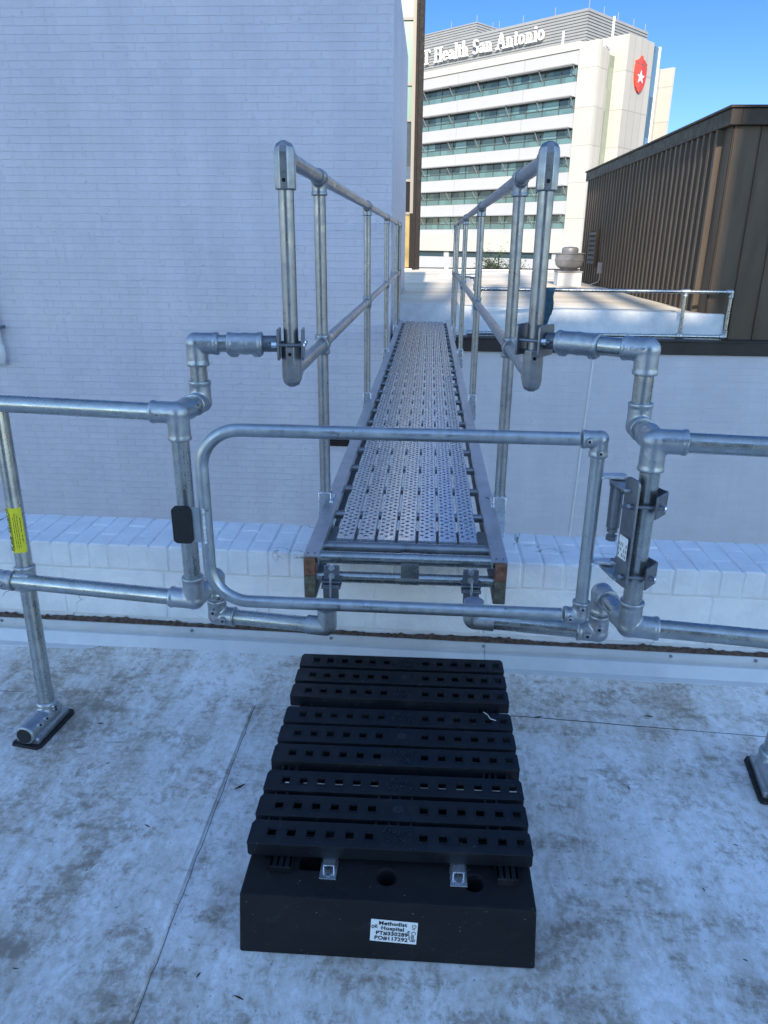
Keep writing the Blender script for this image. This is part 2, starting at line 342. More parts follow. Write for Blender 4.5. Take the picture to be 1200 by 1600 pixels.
# ---------------------------------------------------------------- mesh builder
class MB:
    def __init__(s): s.v = []; s.f = []
    def add(s, vs, fs):
        o = len(s.v); s.v += [Vector(v) for v in vs]; s.f += [[i+o for i in f] for f in fs]; return s
    def box(s, c, d, rot=None):
        x, y, z = [q/2 for q in d]; c = Vector(c)
        vs = [Vector((a*x, b*y, e*z)) for a in (-1, 1) for b in (-1, 1) for e in (-1, 1)]
        if rot is not None: vs = [rot @ v for v in vs]
        return s.add([v+c for v in vs], [(0, 1, 3, 2), (4, 6, 7, 5), (0, 4, 5, 1), (2, 3, 7, 6), (0, 2, 6, 4), (1, 5, 7, 3)])
    def bb(s, a, b): return s.box([(p+q)/2 for p, q in zip(a, b)], [abs(q-p) for p, q in zip(a, b)])
    def tube(s, pts, r, seg=24, bend=0, nb=8, rs=None, phase=0, caps=True):
        P = [Vector(p) for p in pts]
        if bend and len(P) > 2:
            Q = [P[0]]
            for i in range(1, len(P)-1):
                a, b, c = P[i-1], P[i], P[i+1]
                d1 = (a-b).normalized(); d2 = (c-b).normalized(); ang = d1.angle(d2)
                if ang > 3.1: Q.append(b); continue
                bd = bend[i] if isinstance(bend, (list, dict)) else bend
                t = min(bd/math.tan(ang/2), (a-b).length*.99, (c-b).length*.99); rr = t*math.tan(ang/2)
                cen = b+(d1+d2).normalized()*(rr/math.sin(ang/2))
                s0 = b+d1*t-cen; s1 = b+d2*t-cen; tot = s0.angle(s1); ax = s0.cross(s1).normalized()
                for k in range(nb+1): Q.append(cen+Matrix.Rotation(tot*k/nb, 3, ax) @ s0)
            Q.append(P[-1]); P = Q
        n = len(P); T = []
        for i in range(n):
            a = P[max(i-1, 0)]; b = P[min(i+1, n-1)]
            if 0 < i < n-1: t = ((P[i]-a).normalized()+(b-P[i]).normalized())
            else: t = b-a
            T.append(t.normalized())
        x = T[0].orthogonal().normalized()
        if abs(T[0].z) < .9: x = Vector((0, 0, 1)).cross(T[0]).normalized()
        else:
            x = Vector((1, 0, 0)); x = (x-T[0]*x.dot(T[0])).normalized()
        vs = []
        for i in range(n):
            if i: q = T[i-1].rotation_difference(T[i]); x = q @ x; x = (x-T[i]*x.dot(T[i])).normalized()
            y = T[i].cross(x); ri = rs[i] if rs else r
            k = 1.0
            if 0 < i < n-1:
                h = (P[i]-P[i-1]).normalized().dot(T[i]); k = 1/max(h, .5)
            for j in range(seg):
                a = 2*math.pi*j/seg+phase; vs.append(P[i]+(x*math.cos(a)+y*math.sin(a))*ri)
        fs = [(i*seg+j, i*seg+(j+1) % seg, (i+1)*seg+(j+1) % seg, (i+1)*seg+j) for i in range(n-1) for j in range(seg)]
        if caps: fs += [list(range(seg))[::-1], list(range((n-1)*seg, n*seg))]
        return s.add(vs, fs)
    def cyl(s, a, b, r, seg=20, r2=None): return s.tube([a, b], r, seg, rs=[r, r if r2 is None else r2])
    def lathe(s, c, prof, seg=32):
        c = Vector(c); vs = []
        for rr, z in prof:
            for j in range(seg): a = 2*math.pi*j/seg; vs.append(c+Vector((rr*math.cos(a), rr*math.sin(a), z)))
        n = len(prof)
        fs = [(i*seg+j, i*seg+(j+1) % seg, (i+1)*seg+(j+1) % seg, (i+1)*seg+j) for i in range(n-1) for j in range(seg)]
        fs += [list(range(seg))[::-1], list(range((n-1)*seg, n*seg))]
        return s.add(vs, fs)
    def sphere(s, c, r, seg=16, rings=8):
        return s.lathe(c, [(max(r*math.sin(math.pi*i/rings), 1e-5), -r*math.cos(math.pi*i/rings)) for i in range(rings+1)], seg)
    def prism(s, poly, ax, depth):
        """poly: list of 3D points, extruded along vector ax*depth"""
        d = Vector(ax)*depth; n = len(poly); P = [Vector(p) for p in poly]
        return s.add(P+[p+d for p in P], [list(range(n))[::-1], list(range(n, 2*n))]+[(i, (i+1) % n, n+(i+1) % n, n+i) for i in range(n)])
    def tf(s, mat): s.v = [mat @ v for v in s.v]; return s
    def join(s, o): return s.add(o.v, o.f)
    def build(s, name, mat, parent=None, smooth=30, bevel=0, label=None, segs=2):
        me = bpy.data.meshes.new(name); me.from_pydata([tuple(v) for v in s.v], [], s.f)
        bm = bmesh.new(); bm.from_mesh(me); bmesh.ops.recalc_face_normals(bm, faces=bm.faces); bm.to_mesh(me); bm.free()
        return link(name, me, mat, parent, smooth, bevel, label, segs)
def link(name, me, mat, parent=None, smooth=30, bevel=0, label=None, segs=2):
    o = bpy.data.objects.new(name, me); COL.objects.link(o)
    if mat: me.materials.append(M[mat] if isinstance(mat, str) else mat)
    if smooth:
        for p in me.polygons: p.use_smooth = True
        me.set_sharp_from_angle(angle=R(smooth))
    if bevel:
        b = o.modifiers.new('bevel', 'BEVEL'); b.width = bevel; b.segments = segs; b.limit_method = 'ANGLE'; b.angle_limit = R(35); b.harden_normals = False
    if parent is not None:
        o.parent = parent
        if parent.type == 'EMPTY': o.matrix_parent_inverse = Matrix.Translation(parent.location).inverted()
    if label: o['label'] = label
    return o
def thing(name, label, cat, loc=(0, 0, 0), group=None):
    o = bpy.data.objects.new(name, None); COL.objects.link(o); o.location = loc; o.empty_display_size = .1
    return tag(o, label, cat, group)
def tag(o, label, cat, group=None):
    o['label'] = label; o['category'] = cat
    if group: o['group'] = group
    return o
def struct(o): o['kind'] = 'structure'; return o

def plate(name, outer, holes, th, mat, parent, mtx, bevel=0, smooth=30, label=None, bres=1):
    """flat plate with real through-holes, outline in local XY, thickness along local Z (0..-th)"""
    cu = bpy.data.curves.new('tmp', 'CURVE'); cu.dimensions = '2D'; cu.fill_mode = 'BOTH'; cu.extrude = th/2-bevel; cu.bevel_depth = bevel; cu.bevel_resolution = bres; cu.offset = -bevel
    for ring in [outer]+holes:
        sp = cu.splines.new('POLY'); sp.points.add(len(ring)-1)
        for i, (x, y) in enumerate(ring): sp.points[i].co = (x, y, 0, 1)
        sp.use_cyclic_u = True
    ob = bpy.data.objects.new('tmp', cu); COL.objects.link(ob)
    dg = bpy.context.evaluated_depsgraph_get(); dg.update()
    me = bpy.data.meshes.new_from_object(ob.evaluated_get(dg)); me.name = name
    bpy.data.objects.remove(ob); bpy.data.curves.remove(cu)
    me.transform(mtx @ Matrix.Translation((0, 0, -th/2)))
    me.materials.clear()
    return link(name, me, mat, parent, smooth, label=label)
def text(name, body, size, mtx, mat, parent, ext=.0005, label=None, spacing=1., align='CENTER', bold=0.):
    cu = bpy.data.curves.new('tmp', 'FONT'); cu.body = body; cu.size = size; cu.extrude = ext; cu.offset = bold; cu.align_x = align; cu.align_y = 'CENTER'; cu.space_line = .95; cu.space_character = spacing; cu.resolution_u = 3
    ob = bpy.data.objects.new('tmp', cu); COL.objects.link(ob)
    dg = bpy.context.evaluated_depsgraph_get(); dg.update()
    me = bpy.data.meshes.new_from_object(ob.evaluated_get(dg)); me.name = name
    bpy.data.objects.remove(ob); bpy.data.curves.remove(cu)
    me.transform(mtx); me.materials.clear()
    return link(name, me, mat, parent, 0, label=label)
def join_into(o, b, mat=None):
    """add a builder's faces to an existing object's mesh, as a second material if given"""
    me = o.data; idx = 0
    if mat:
        me.materials.append(M[mat]); idx = len(me.materials)-1
    bm = bmesh.new(); bm.from_mesh(me)
    vs = [bm.verts.new(v) for v in b.v]
    for f in b.f:
        try: nfc = bm.faces.new([vs[i] for i in f]); nfc.material_index = idx
        except ValueError: pass
    bm.to_mesh(me); bm.free()
def frame(o, x, y, z=None):
    x = Vector(x).normalized(); y = Vector(y).normalized(); z = x.cross(y).normalized(); y = z.cross(x)
    m = Matrix((x, y, z)).transposed().to_4x4(); m.translation = Vector(o); return m
def rrect(x0, y0, x1, y1, r, n=5):
    out = []
    for cx, cy, a0 in ((x1-r, y1-r, 0), (x0+r, y1-r, 90), (x0+r, y0+r, 180), (x1-r, y0+r, 270)):
        for k in range(n+1): a = R(a0+90*k/n); out.append((cx+r*math.cos(a), cy+r*math.sin(a)))
    return out
def circ(x, y, r, n=24): return [(x+r*math.cos(2*math.pi*k/n), y+r*math.sin(2*math.pi*k/n)) for k in range(n)]

def screws(parent, P, d, r=.011, up=None):
    """set screw: raised boss with a dark hexagon socket"""
    P = Vector(P); d = Vector(d).normalized(); b = MB()
    b.tube([P-d*.004, P+d*.004, P+d*.0075, P+d*.008], r, 16, rs=[r*1.1, r, r*.85, r*.6])
    o = b.build('set_screw', 'cast', parent)
    MB().tube([P+d*.0075, P+d*.0084], r*.45, 6).build('screw_socket', 'black_hole', o if parent.type == 'EMPTY' else parent)
def fitting(parent, C, arms, r=.0305, core=None, mat='cast', name='pipe_fitting', vox=.0026, lip=.0016, smooth_it=6, extra=None):
    """cast fitting: sockets (direction, length) blended into one casting"""
    C = Vector(C); b = MB()
    for d, L in arms:
        d = Vector(d).normalized(); e = C+d*L
        b.tube([C-d*.004, e-d*.012, e-d*.010, e-d*.001, e], r, 24, rs=[r*.985, r*.985, r+lip, r+lip, r+lip*.3])
    b.sphere(C, core or r*1.03, 24, 12)
    if extra: b.join(extra)
    o = b.build(name, mat, parent, 60)
    rm = o.modifiers.new('remesh', 'REMESH'); rm.mode = 'VOXEL'; rm.voxel_size = vox; rm.use_smooth_shade = True
    sm = o.modifiers.new('smooth', 'SMOOTH'); sm.factor = .5; sm.iterations = smooth_it
    return o

# ================================================================ SETTING
Z0 = -4.2
g = MB().add([(-1500, -1500, Z0), (1500, -1500, Z0), (1500, 1500, Z0), (-1500, 1500, Z0)], [(0, 1, 2, 3)]).build('ground', 'ground', smooth=0); struct(g)
PS = -.03                                    # the parapet runs very slightly across
def pw(x, y, z): return Vector((x, y+PS*x, z))
X0, X1 = -7, 7
# own roof: a solid slab down to the ground with the membrane on top
b = MB(); nx, ny = 150, 130
roofp = [(X0, -13), (X1, -13)]
gx = [X0+(X1-X0)*i/nx for i in range(nx+1)]
def rz(x, y): return .0016*math.sin(x*2.1+y*1.3)+.0012*math.sin(y*5.1-x*3.3)+.0006*math.sin(x*5+math.sin(y*4)*2)
ys = [-13]+[-2+4.45*i/ny for i in range(ny+1)]
for yy in ys:
    for xx in gx:
        z = 0
        if yy > -1.9:
            z = rz(xx, yy)
            t = (yy-2.27)/.18
            if t > 0: z += .02*min(t, 1)**2
        b.v.append(Vector((xx, yy+PS*xx*(1 if yy > 0 else 0)*max(0, (yy-1)/1.45), z)))
nn = nx+1
for j in range(len(ys)-1):
    for i in range(nx): b.f.append([j*nn+i, j*nn+i+1, (j+1)*nn+i+1, (j+1)*nn+i])
UZ_ = Vector((0, 0, 1))
rd = b.build('roof_deck', 'membrane', smooth=60); struct(rd)

def strip(name, pts, w, th, mat, parent=None, jit=.004):
    """thin laid strip following ground points"""
    b = MB(); P = []
    for a, c in zip(pts[:-1], pts[1:]):
        k = max(2, int((Vector(c)-Vector(a)).length/.03))
        for i in range(k): P.append(Vector(a).lerp(Vector(c), i/k))
    P.append(Vector(pts[-1])); n = len(P)
    for i, p in enumerate(P):
        t = (P[min(i+1, n-1)]-P[max(i-1, 0)]).normalized(); s = Vector((-t.y, t.x, 0))*w/2
        j = Vector((-t.y, t.x, 0))*random.uniform(-jit, jit)
        for q in (s+j, -s+j): b.v.append(p+q+Vector((0, 0, th)))
        for q in (s+j, -s+j): b.v.append(p+q+Vector((0, 0, -.006)))
    for i in range(n-1):
        o = i*4
        b.f += [[o, o+1, o+5, o+4], [o, o+4, o+6, o+2], [o+1, o+3, o+7, o+5]]
    b.f += [[0, 2, 3, 1], [(n-1)*4, (n-1)*4+1, (n-1)*4+3, (n-1)*4+2]]
    return b.build(name, mat, parent, smooth=30)
M['grime'] = simple('seam_grime', (.10, .085, .07), .9, 0, 40, .7)
# membrane laps: sheet overlap (an extra sheet 4 mm thick left of the long seam) and grimy seam lines
b = MB(); pl = []
k = 60
for i in range(k+1):
    t = i/k; y = -1.5+(2.10+1.5)*t; x = -.572-.006*math.sin(t*5)-.0015*math.sin(t*23)-.05*(1 if t < .58 else max(0, 1-(t-.58)*8))*0
    pl.append((x, y))
vs = []
for x, y in pl:
    z_ = rz(x, y); vs += [Vector((x, y, z_+.0055)), Vector((x+.006, y, z_-.002)), Vector((x-.020, y, z_+.0045)), Vector((x-.15, y, z_-.003))]
fs = []
for i in range(k):
    o = i*4
    for a, c in ((1, 0), (0, 2), (2, 3)): fs.append([o+a, o+c, o+4+c, o+4+a])
MB().add(vs, fs).build('membrane_lap', 'membrane', rd, smooth=50)
strip('seam_grime', [(x+.0085, y, rz(x, y)) for x, y in pl[::3]], .0012, .0012, 'grime', rd, .002)
strip('seam_grime', [(-3.2, 2.20, 0), (-1.47, 2.125, 0), (-.59, 2.108, 0), (-.2, 2.10, 0)], .0013, .0010, 'grime', rd, .0012)
strip('seam_grime', [(.2, 2.11, 0), (.373, 2.106, 0), (1.14, 2.052, 0), (3, 1.99, 0)], .0013, .0010, 'grime', rd, .0012)
strip('seam_grime', [(-.593, .93, .002), (-.590, .985, .002), (-.588, 1.03, .002)], .007, .002, 'grime', rd, .002)

mt_d, n_d, b_d = newmat('brown_scuff'); b_d.inputs['Base Color'].default_value = (.16, .125, .09, 1); b_d.inputs['Roughness'].default_value = .8
al = ramp(n_d, noise(n_d, coords(n_d, (.5, 1.6, 1)), 45, 6, .7), [(.44, (0, 0, 0)), (.66, (.42,)*3)])
n_d.links.new(al.outputs[0], b_d.inputs['Alpha']); M['scuff'] = mt_d
rs_ = random.Random(5)
for (xa, ya), (xb, yb), w_ in (((108, 1171), (200, 1160), .022), ((118, 1180), (188, 1177), .014), ((160, 1085), (178, 1078), .03), ((300, 1120), (330, 1112), .012), ((880, 1110), (990, 1122), .03), ((1010, 1115), (1020, 1124), .02)):
    a_, c_ = onz(xa, ya, 0), onz(xb, yb, 0); b = MB(); k = 14
    nrm = Vector((-(c_-a_).y, (c_-a_).x, 0)).normalized()
    for i in range(k+1):
        t = i/k; q = a_.lerp(c_, t)+nrm*rs_.uniform(-.002, .002); ww = w_*(math.sin(math.pi*min(max(t, .04), .96)))**.6*rs_.uniform(.75, 1)
        b.v += [q+nrm*ww/2+UZ_*.0046, q-nrm*ww/2+UZ_*.0046]
    for i in range(k): b.f.append([2*i, 2*i+1, 2*i+3, 2*i+2])
    b.build('drag_mark', 'scuff', rd, smooth=0)

# ---------------------------------------------------------------- parapet wall with brick cap
par = thing('parapet_wall', 'low white painted parapet wall with a capping of thickly painted bricks at the roof edge', 'wall', (0, 2.6, 0))
b = MB(); FY = 2.45; CT = .42; DEP = .285; bw = .0775
x = -4.2; i = 0
while x < 4.2:
    w = bw*random.uniform(.95, 1.05)
    mid = .19 if i % 2 else .095
    j = lambda: random.uniform(-.0018, .0018)
    gap = .0035
    b.v; 
    for (y0, y1) in ((0, mid-gap), (mid+gap, DEP)):
        dz = j(); dy = j()*1.5
        z0, z1 = CT-.102, CT+dz
        p = [pw(xx, FY+yy, zz) for xx in (x+gap, x+w-gap) for yy in (y0+(dy if y0 == 0 else 0), y1) for zz in (z0, z1)]
        b.add(p, [(0, 1, 3, 2), (4, 6, 7, 5), (0, 4, 5, 1), (2, 3, 7, 6), (0, 2, 6, 4), (1, 5, 7, 3)])
    x += w; i += 1
b.build('brick_cap', 'paint', par, bevel=.006, segs=3)
b = MB(); b.add([pw(xx, FY+yy, zz) for xx in (-4.3, 4.3) for yy in (.0035, DEP-.004) for zz in (CT-.1, CT-.006)], [(0, 1, 3, 2), (4, 6, 7, 5), (0, 4, 5, 1), (2, 3, 7, 6), (0, 2, 6, 4), (1, 5, 7, 3)])
b.build('mortar_bed', 'paint', par, smooth=0)
b = MB(); x = -4.22; gap = .004
while x < 4.2:
    p = [pw(xx, FY+yy, zz) for xx in (x+gap, x+.405-gap) for yy in (.006, DEP-.01) for zz in (CT-.306, CT-.109)]
    b.add(p, [(0, 1, 3, 2), (4, 6, 7, 5), (0, 4, 5, 1), (2, 3, 7, 6), (0, 2, 6, 4), (1, 5, 7, 3)]); x += .405
b.build('block_course', 'paint', par, bevel=.005, segs=3)
b = MB(); b.add([pw(xx, FY+yy, zz) for xx in (-4.3, 4.3) for yy in (.0095, DEP-.015) for zz in (Z0, CT-.1035)], [(0, 1, 3, 2), (4, 6, 7, 5), (0, 4, 5, 1), (2, 3, 7, 6), (0, 2, 6, 4), (1, 5, 7, 3)])
b.build('wall_core', 'paint', par, smooth=0)
# ragged rusty sealant line above the metal flashing
b = MB(); n = 700
for i in range(n+1):
    x = -4.2+8.4*i/n
    t = .103+.0035*math.sin(x*9)+random.uniform(-.0025, .003)+(.006 if random.random() < .05 else 0)
    for y, z in ((.004, t), (-.012, t-.004+random.uniform(-.001, .001)), (-.014, .086), (.004, .080)): b.v.append(pw(x, FY+y, z))
for i in range(n):
    o = i*4
    for a in range(3): b.f.append([o+a, o+a+1, o+a+5, o+a+4])
b.build('rusty_sealant', 'rust', par, smooth=40)
prof = [(.003, .093), (-.018, .091), (-.020, .070), (-.020, .066), (-.012, .060), (-.012, .053), (-.028, .049), (-.054, .010), (-.080, .006), (-.082, .001), (-.05, -.01), (.004, -.01)]
for x0, x1 in ((-4.2, -1.9), (-1.894, .245), (.2465, 4.2)):
    P0 = [pw(x0, FY+y, z) for y, z in prof]; P1 = [pw(x1, FY+y, z) for y, z in prof]; n = len(prof)
    MB().add(P0+P1, [list(range(n)), list(range(n, 2*n))[::-1]]+[(i, (i+1) % n, n+(i+1) % n, n+i) for i in range(n)]).build('metal_flashing', 'flash', par, smooth=20)
for px in (7, 300, 517, 757, 1054, 1190):
    q = onpl(px, 990, pw(0, FY-.02, 0), Vector((0.03, 1, 0)))
    P = pw(q.x, FY-.0205, .080)
    sc = MB().tube([P, P+Vector((0, -.002, 0)), P+Vector((0, -.0055, 0))], .006, 14, rs=[.0065, .0065, .003]).build('flashing_screw', 'hinge', par)

# ---------------------------------------------------------------- fence frame (the guardrail line runs obliquely)
PL = ony(288, 760, 1.90); PL.z = 0; PR = ony(1017, 729, 1.74); PR.z = 0
uf = (PR-PL).normalized(); nf = Vector((-uf.y, uf.x, 0))
UZ = Vector((0, 0, 1))
def F(px, py, t=0): return onpl(px, py, PL+nf*t, nf)
def FS(s, t, z): return PL+uf*s+nf*t+UZ*z
sR = (PR-PL).dot(uf)
TR = .0242
ZT, ZM = 1.06, .54
TB = .15          # set-back of the swan-neck pipes behind the rail line
def vertical_at(px, py, z, t=0):
    p = F(px, py, t); return (p-PL).dot(uf)

gl = thing('guardrail', 'galvanised pipe guardrail on the left with a yellow label on its leaning post', 'guardrail', FS(-.55, 0, 0))
gr = thing('guardrail', 'galvanised pipe guardrail on the right that carries the gate hinge', 'guardrail', FS(sR+.4, 0, 0))
for sgn, root, s0 in ((-1, gl, 0.), (1, gr, sR)):
    out = uf*sgn
    far = 2.6
    zt = (F(275, 645).z if sgn < 0 else F(1040, 690).z); zm = (F(295, 935).z if sgn < 0 else F(985, 978).z)
    # rails
    MB().tube([FS(s0, 0, zt)+out*.03, FS(s0, 0, zt)+out*far], TR, 32).build('top_rail', 'pipe', root)
    MB().tube([FS(s0, 0, zm)+out*.03, FS(s0, 0, zm)+out*far], TR, 32).build('middle_rail', 'pipe', root)
    MB().tube([FS(s0, 0, zm+.02), FS(s0, 0, zt-.02)], TR, 32).build('gate_post', 'pipe', root)
    # three-way corner castings
    SW_ = (nf if sgn < 0 else (nf*math.cos(R(7))-uf*math.sin(R(7)))); SL_ = (nf if sgn < 0 else (nf*math.cos(R(16))-uf*math.sin(R(16))))
    ft = fitting(root, FS(s0, 0, zt), [(out, .075), (-UZ, .075), (SW_, .062)])
    fm = fitting(root, FS(s0, 0, zm), [(out, .075), (UZ, .075), (SL_, .062)])
    # upper swan neck: the back sockets swivel a little towards the bridge on the right-hand side
    ang_u, tb_u, ang_l, tb_l = (0, TB, 0, TB) if sgn < 0 else (R(7), .155, R(16), .19)
    nu_ = (nf*math.cos(ang_u)-uf*math.sin(ang_u)); nl_ = (nf*math.cos(ang_l)-uf*math.sin(ang_l))
    A = FS(s0, 0, zt)+nu_*tb_u
    zu = (F(320, 537, TB).z if sgn < 0 else F(1005, 547, TB).z)
    MB().tube([FS(s0, 0, zt)+nu_*.05, A-nu_*.02], TR, 28).build('connector_pipe', 'pipe', root)
    fitting(root, A, [(-nu_, .05), (UZ, .062)])
    B_ = Vector((A.x, A.y, zu)); MB().tube([A+UZ*.03, B_-UZ*.03], TR, 28).build('connector_pipe', 'pipe', root)
    # stub towards the footbridge loop post
    lp = Vector((-.384 if sgn < 0 else .292, 2.075, zu))
    dirn = (lp-B_); dirn.z = 0; L = dirn.length; dirn.normalize()
    fitting(root, B_, [(-UZ, .062), (dirn, .062)])
    a1, a2 = (.085, .185) if sgn < 0 else (.125, .245)
    MB().tube([B_+dirn*.03, B_+dirn*(a1+.02)], TR, 28).build('stub_pipe', 'pipe', root)
    ex = MB()
    for q in (.018, a2-a1-.018): ex.tube([B_+dirn*(a1+q)-UZ*.02, B_+dirn*(a1+q)-UZ*.037], .012, 14)
    mid = B_+dirn*((a1+a2)/2)
    fitting(root, mid, [(dirn, (a2-a1)/2), (-dirn, (a2-a1)/2)], extra=ex, name='sleeve_coupling')
    MB().tube([B_+dirn*(a2-.02), lp-dirn*.040], .0225, 28).build('stub_pipe', 'clamp', root)
    # clamp plates gripping the loop post
    for kk, th_, nm in ((-1, .006, 'clamp_plate'), (1, .006, 'clamp_plate')):
        cpt = lp+dirn*(.0335*kk)
        w = .055
        pl_ = []
        side = Vector((-dirn.y, dirn.x, 0))
        for (yy, zz) in rrect(-.042, -.042, .042, .042, .009, 4): pl_.append(cpt+side*yy+UZ*zz-dirn*.003)
        MB().prism(pl_, dirn, th_).build(nm, 'hinge', root, bevel=.001)
    for yy in (-.031, .031):
        side = Vector((-dirn.y, dirn.x, 0)); c0 = lp+side*yy
        MB().tube([c0-dirn*.062, c0+dirn*.044], .0042, 12).build('clamp_bolt', 'hinge', root)
        MB().tube([c0-dirn*.052, c0-dirn*.038], .0085, 6).build('bolt_nut', 'bright', root)
        MB().tube([c0+dirn*.036, c0+dirn*.040, c0+dirn*.042], .009, 14, rs=[.009, .008, .004]).build('bolt_head', 'bright', root)
    # lower swan neck
    A = FS(s0, 0, zm)+nl_*tb_l
    MB().tube([FS(s0, 0, zm)+nl_*.05, A-nl_*.02], TR, 28).build('connector_pipe', 'pipe', root)
    A2 = A
    fitting(root, A2, [(-nl_, .05), (-UZ, .060)])
    zl = (F(352, 962, TB).z if sgn < 0 else F(920, 990, TB).z)
    zl = min(zl, zm-.125)
    B2 = Vector((A2.x, A2.y, zl)); MB().tube([A2-UZ*.03, B2+UZ*.03], TR, 28).build('connector_pipe', 'pipe', root)
    fe = fitting(root, B2, [(UZ, .060), (-out, .060)])
    screws(fe, B2-nf*.030+UZ*.025, -nf); screws(fe, B2-nf*.030-out*.030, -nf)
    ex_ = -.275 if sgn < 0 else .175
    tgt = Vector((ex_, 2.10, zl)); tgt = FS((tgt-PL).dot(uf), (B2-PL).dot(nf), zl)
    MB().tube([B2-out*.03, tgt+out*.03], TR, 28).build('lower_pipe', 'pipe', root)
    top = Vector((tgt.x, tgt.y, .445))
    MB().tube([tgt+out*.064, tgt+out*.002, tgt+UZ*.004, tgt+UZ*.062], .0300, 28, bend=.036, nb=8).build('pipe_elbow', 'cast', root)
    MB().tube([tgt+UZ*.03, top], TR, 24).build('lower_pipe', 'clamp', root)
    # black saddle clamps up to the footbridge end tube
    d_ = MB(); ccx = top.x
    for zz, hh in ((.462, .008), (.482, .006)): d_.box((ccx, 2.118, zz), (.062, .05, hh))
    d_.box((ccx, 2.100, .447), (.05, .008, .05))
    d_.build('saddle_clamp', 'clamp', root, bevel=.002)
    MB().tube([(ccx, 2.094, .43), (ccx, 2.094, .50)], .004, 10).build('clamp_bolt', 'bright', root)
    MB().box((ccx-sgn*.004, 2.100, .515), (.050, .006, .052)).build('clamp_plate', 'clamp', root, bevel=.003)
    MB().tube([(ccx-sgn*.004, 2.097, .505), (ccx-sgn*.004, 2.092, .505)], .010, 14).build('bolt_head', 'bright', root)
    MB().tube([(ccx-sgn*.004, 2.097, .533), (ccx-sgn*.004, 2.092, .533)], .010, 14).build('bolt_head', 'bright', root)
    # standard behind the rails with its foot
    if sgn < 0:
        bt = ony(73, 1097, 1.955); tp = F(8, 700, .055)
        dd = (tp-bt).normalized(); tp = bt+dd*((zt-bt.z)/dd.z)
    else:
        bt = Vector((1.052, 1.860, .09)); tp = FS((bt-PL).dot(uf), .055, zt); dd = (tp-bt).normalized()
    foot0 = bt-dd*(bt.z/dd.z-.0) if False else bt-dd*.06
    MB().tube([bt-dd*.06, tp], TR, 32).build('post', 'pipe', root)
    # crossover casting where the middle rail passes the post
    pm = bt+dd*((zm-bt.z)/dd.z); rp = FS((pm-PL).dot(uf), 0, zm)
    fitting(root, pm, [(dd, .045), (-dd, .03)], name='crossover_casting')
    fc = fitting(root, rp+out*.055, [(out, .03), (-out, .03)], name='crossover_casting')
    screws(fc, rp+out*.058-nf*.031, -nf)
    MB().box(pm*.5+rp*.5, (.052, .05, .06)).build('crossover_casting', 'cast', root, bevel=.008)
    # foot: socket, horizontal barrel, rubber sole
    f0 = Vector((bt.x, bt.y, 0)); ax = nf
    fb = f0+UZ*.043
    bar = MB()
    bar.tube([fb-ax*.125, fb-ax*.120, fb+ax*.020, fb+ax*.045], .0315, 28, rs=[.030, .032, .032, .020])
    bar.tube([fb-ax*.01, bt-dd*.0, bt+dd*.008], .0315, 28, rs=[.034, .031, .031])
    bar.tube([bt-dd*.012, bt, bt+dd*.003], .033, 28, rs=[.033, .034, .032])
    for q in range(6):
        pass
    sk_ = MB().prism([f0+uf*a_+ax*c_+UZ*.008 for a_, c_ in ((-.040, -.115), (.040, -.115), (.034, .06), (-.034, .06))], UZ, .022)
    bar.join(sk_)
    ft_ = bar.build('base_foot', 'cast', root, 50)
    rm = ft_.modifiers.new('remesh', 'REMESH'); rm.mode = 'VOXEL'; rm.voxel_size = .003; rm.use_smooth_shade = True
    sm = ft_.modifiers.new('smooth', 'SMOOTH'); sm.factor = .5; sm.iterations = 6
    MB().tube([fb-ax*.1245, fb-ax*.1270], .0245, 28).build('barrel_plug', 'pad', ft_)
    for q, zq in ((.032, 0), (.066, 0)):
        screws(ft_, fb-ax*(q+.02)+(uf+UZ*.55).normalized()*.031, (uf+UZ*.55), .0095)
    for q in (.02, .05):
        screws(ft_, fb+(bt-fb)*(.45+q*8)+(uf-ax*.25).normalized()*.031, (uf-ax*.25), .0095)
    so_ = [f0+uf*a_+ax*c_ for a_, c_ in ((-.047, -.128), (.040, -.132), (.050, -.115), (.048, .060), (.036, .078), (-.036, .078), (-.047, .06), (-.052, -.115))]
    MB().prism(so_, UZ, .009).build('rubber_sole', 'pad', root, bevel=.002)
    if sgn < 0:
        # wrap-round yellow label on the post
        za, zb = F(20, 787, .055).z, F(20, 852, .055).z
        ca = bt+dd*((za-bt.z)/dd.z); cb_ = bt+dd*((zb-bt.z)/dd.z)
        vs, fs = [], []; K = 18
        view = (CAM-ca); view.z = 0; view.normalize(); base = math.atan2(view.y, view.x)
        def wrap(p0, p1, a0, a1, rr):
            vs, fs = [], []
            for k in range(K+1):
                a = base+a0+(a1-a0)*k/K; o_ = Vector((math.cos(a), math.sin(a), 0))*rr
                vs += [p0+o_, p1+o_]
            for k in range(K): fs.append([2*k, 2*k+1, 2*k+3, 2*k+2])
            return vs, fs
        lb = MB().add(*wrap(ca, cb_, R(-115), R(38), TR+.0005)).build('warning_label', 'yellow', root, 60, label='yellow wrap-round label with small black print')
        ink = MB()
        L_ = (cb_-ca)
        rows = [(-56, .10, .97, 1.6), (-47, .12, .92, 1.2), (-28, .20, .90, 1.2), (-15, .12, .90, 1.2), (-2, .16, .88, 1.2), (16, .22, .55, 1.8), (16, .60, .76, 1.8)]
        for ang, f0_, f1_, ww in rows:
            t = f0_
            while t < f1_:
                e = min(f1_, t+random.uniform(.03, .10))
                ink.add(*wrap(ca+L_*t, ca+L_*e, R(ang), R(ang+ww*2.6), TR+.0011)); t = e+.014
        ink.build('label_print', 'ink', lb, 60)
        # heading running up the post, seen at the label's left edge
        a = base+R(-74); nrm = Vector((math.cos(a), math.sin(a), 0)); tx = -L_.normalized()
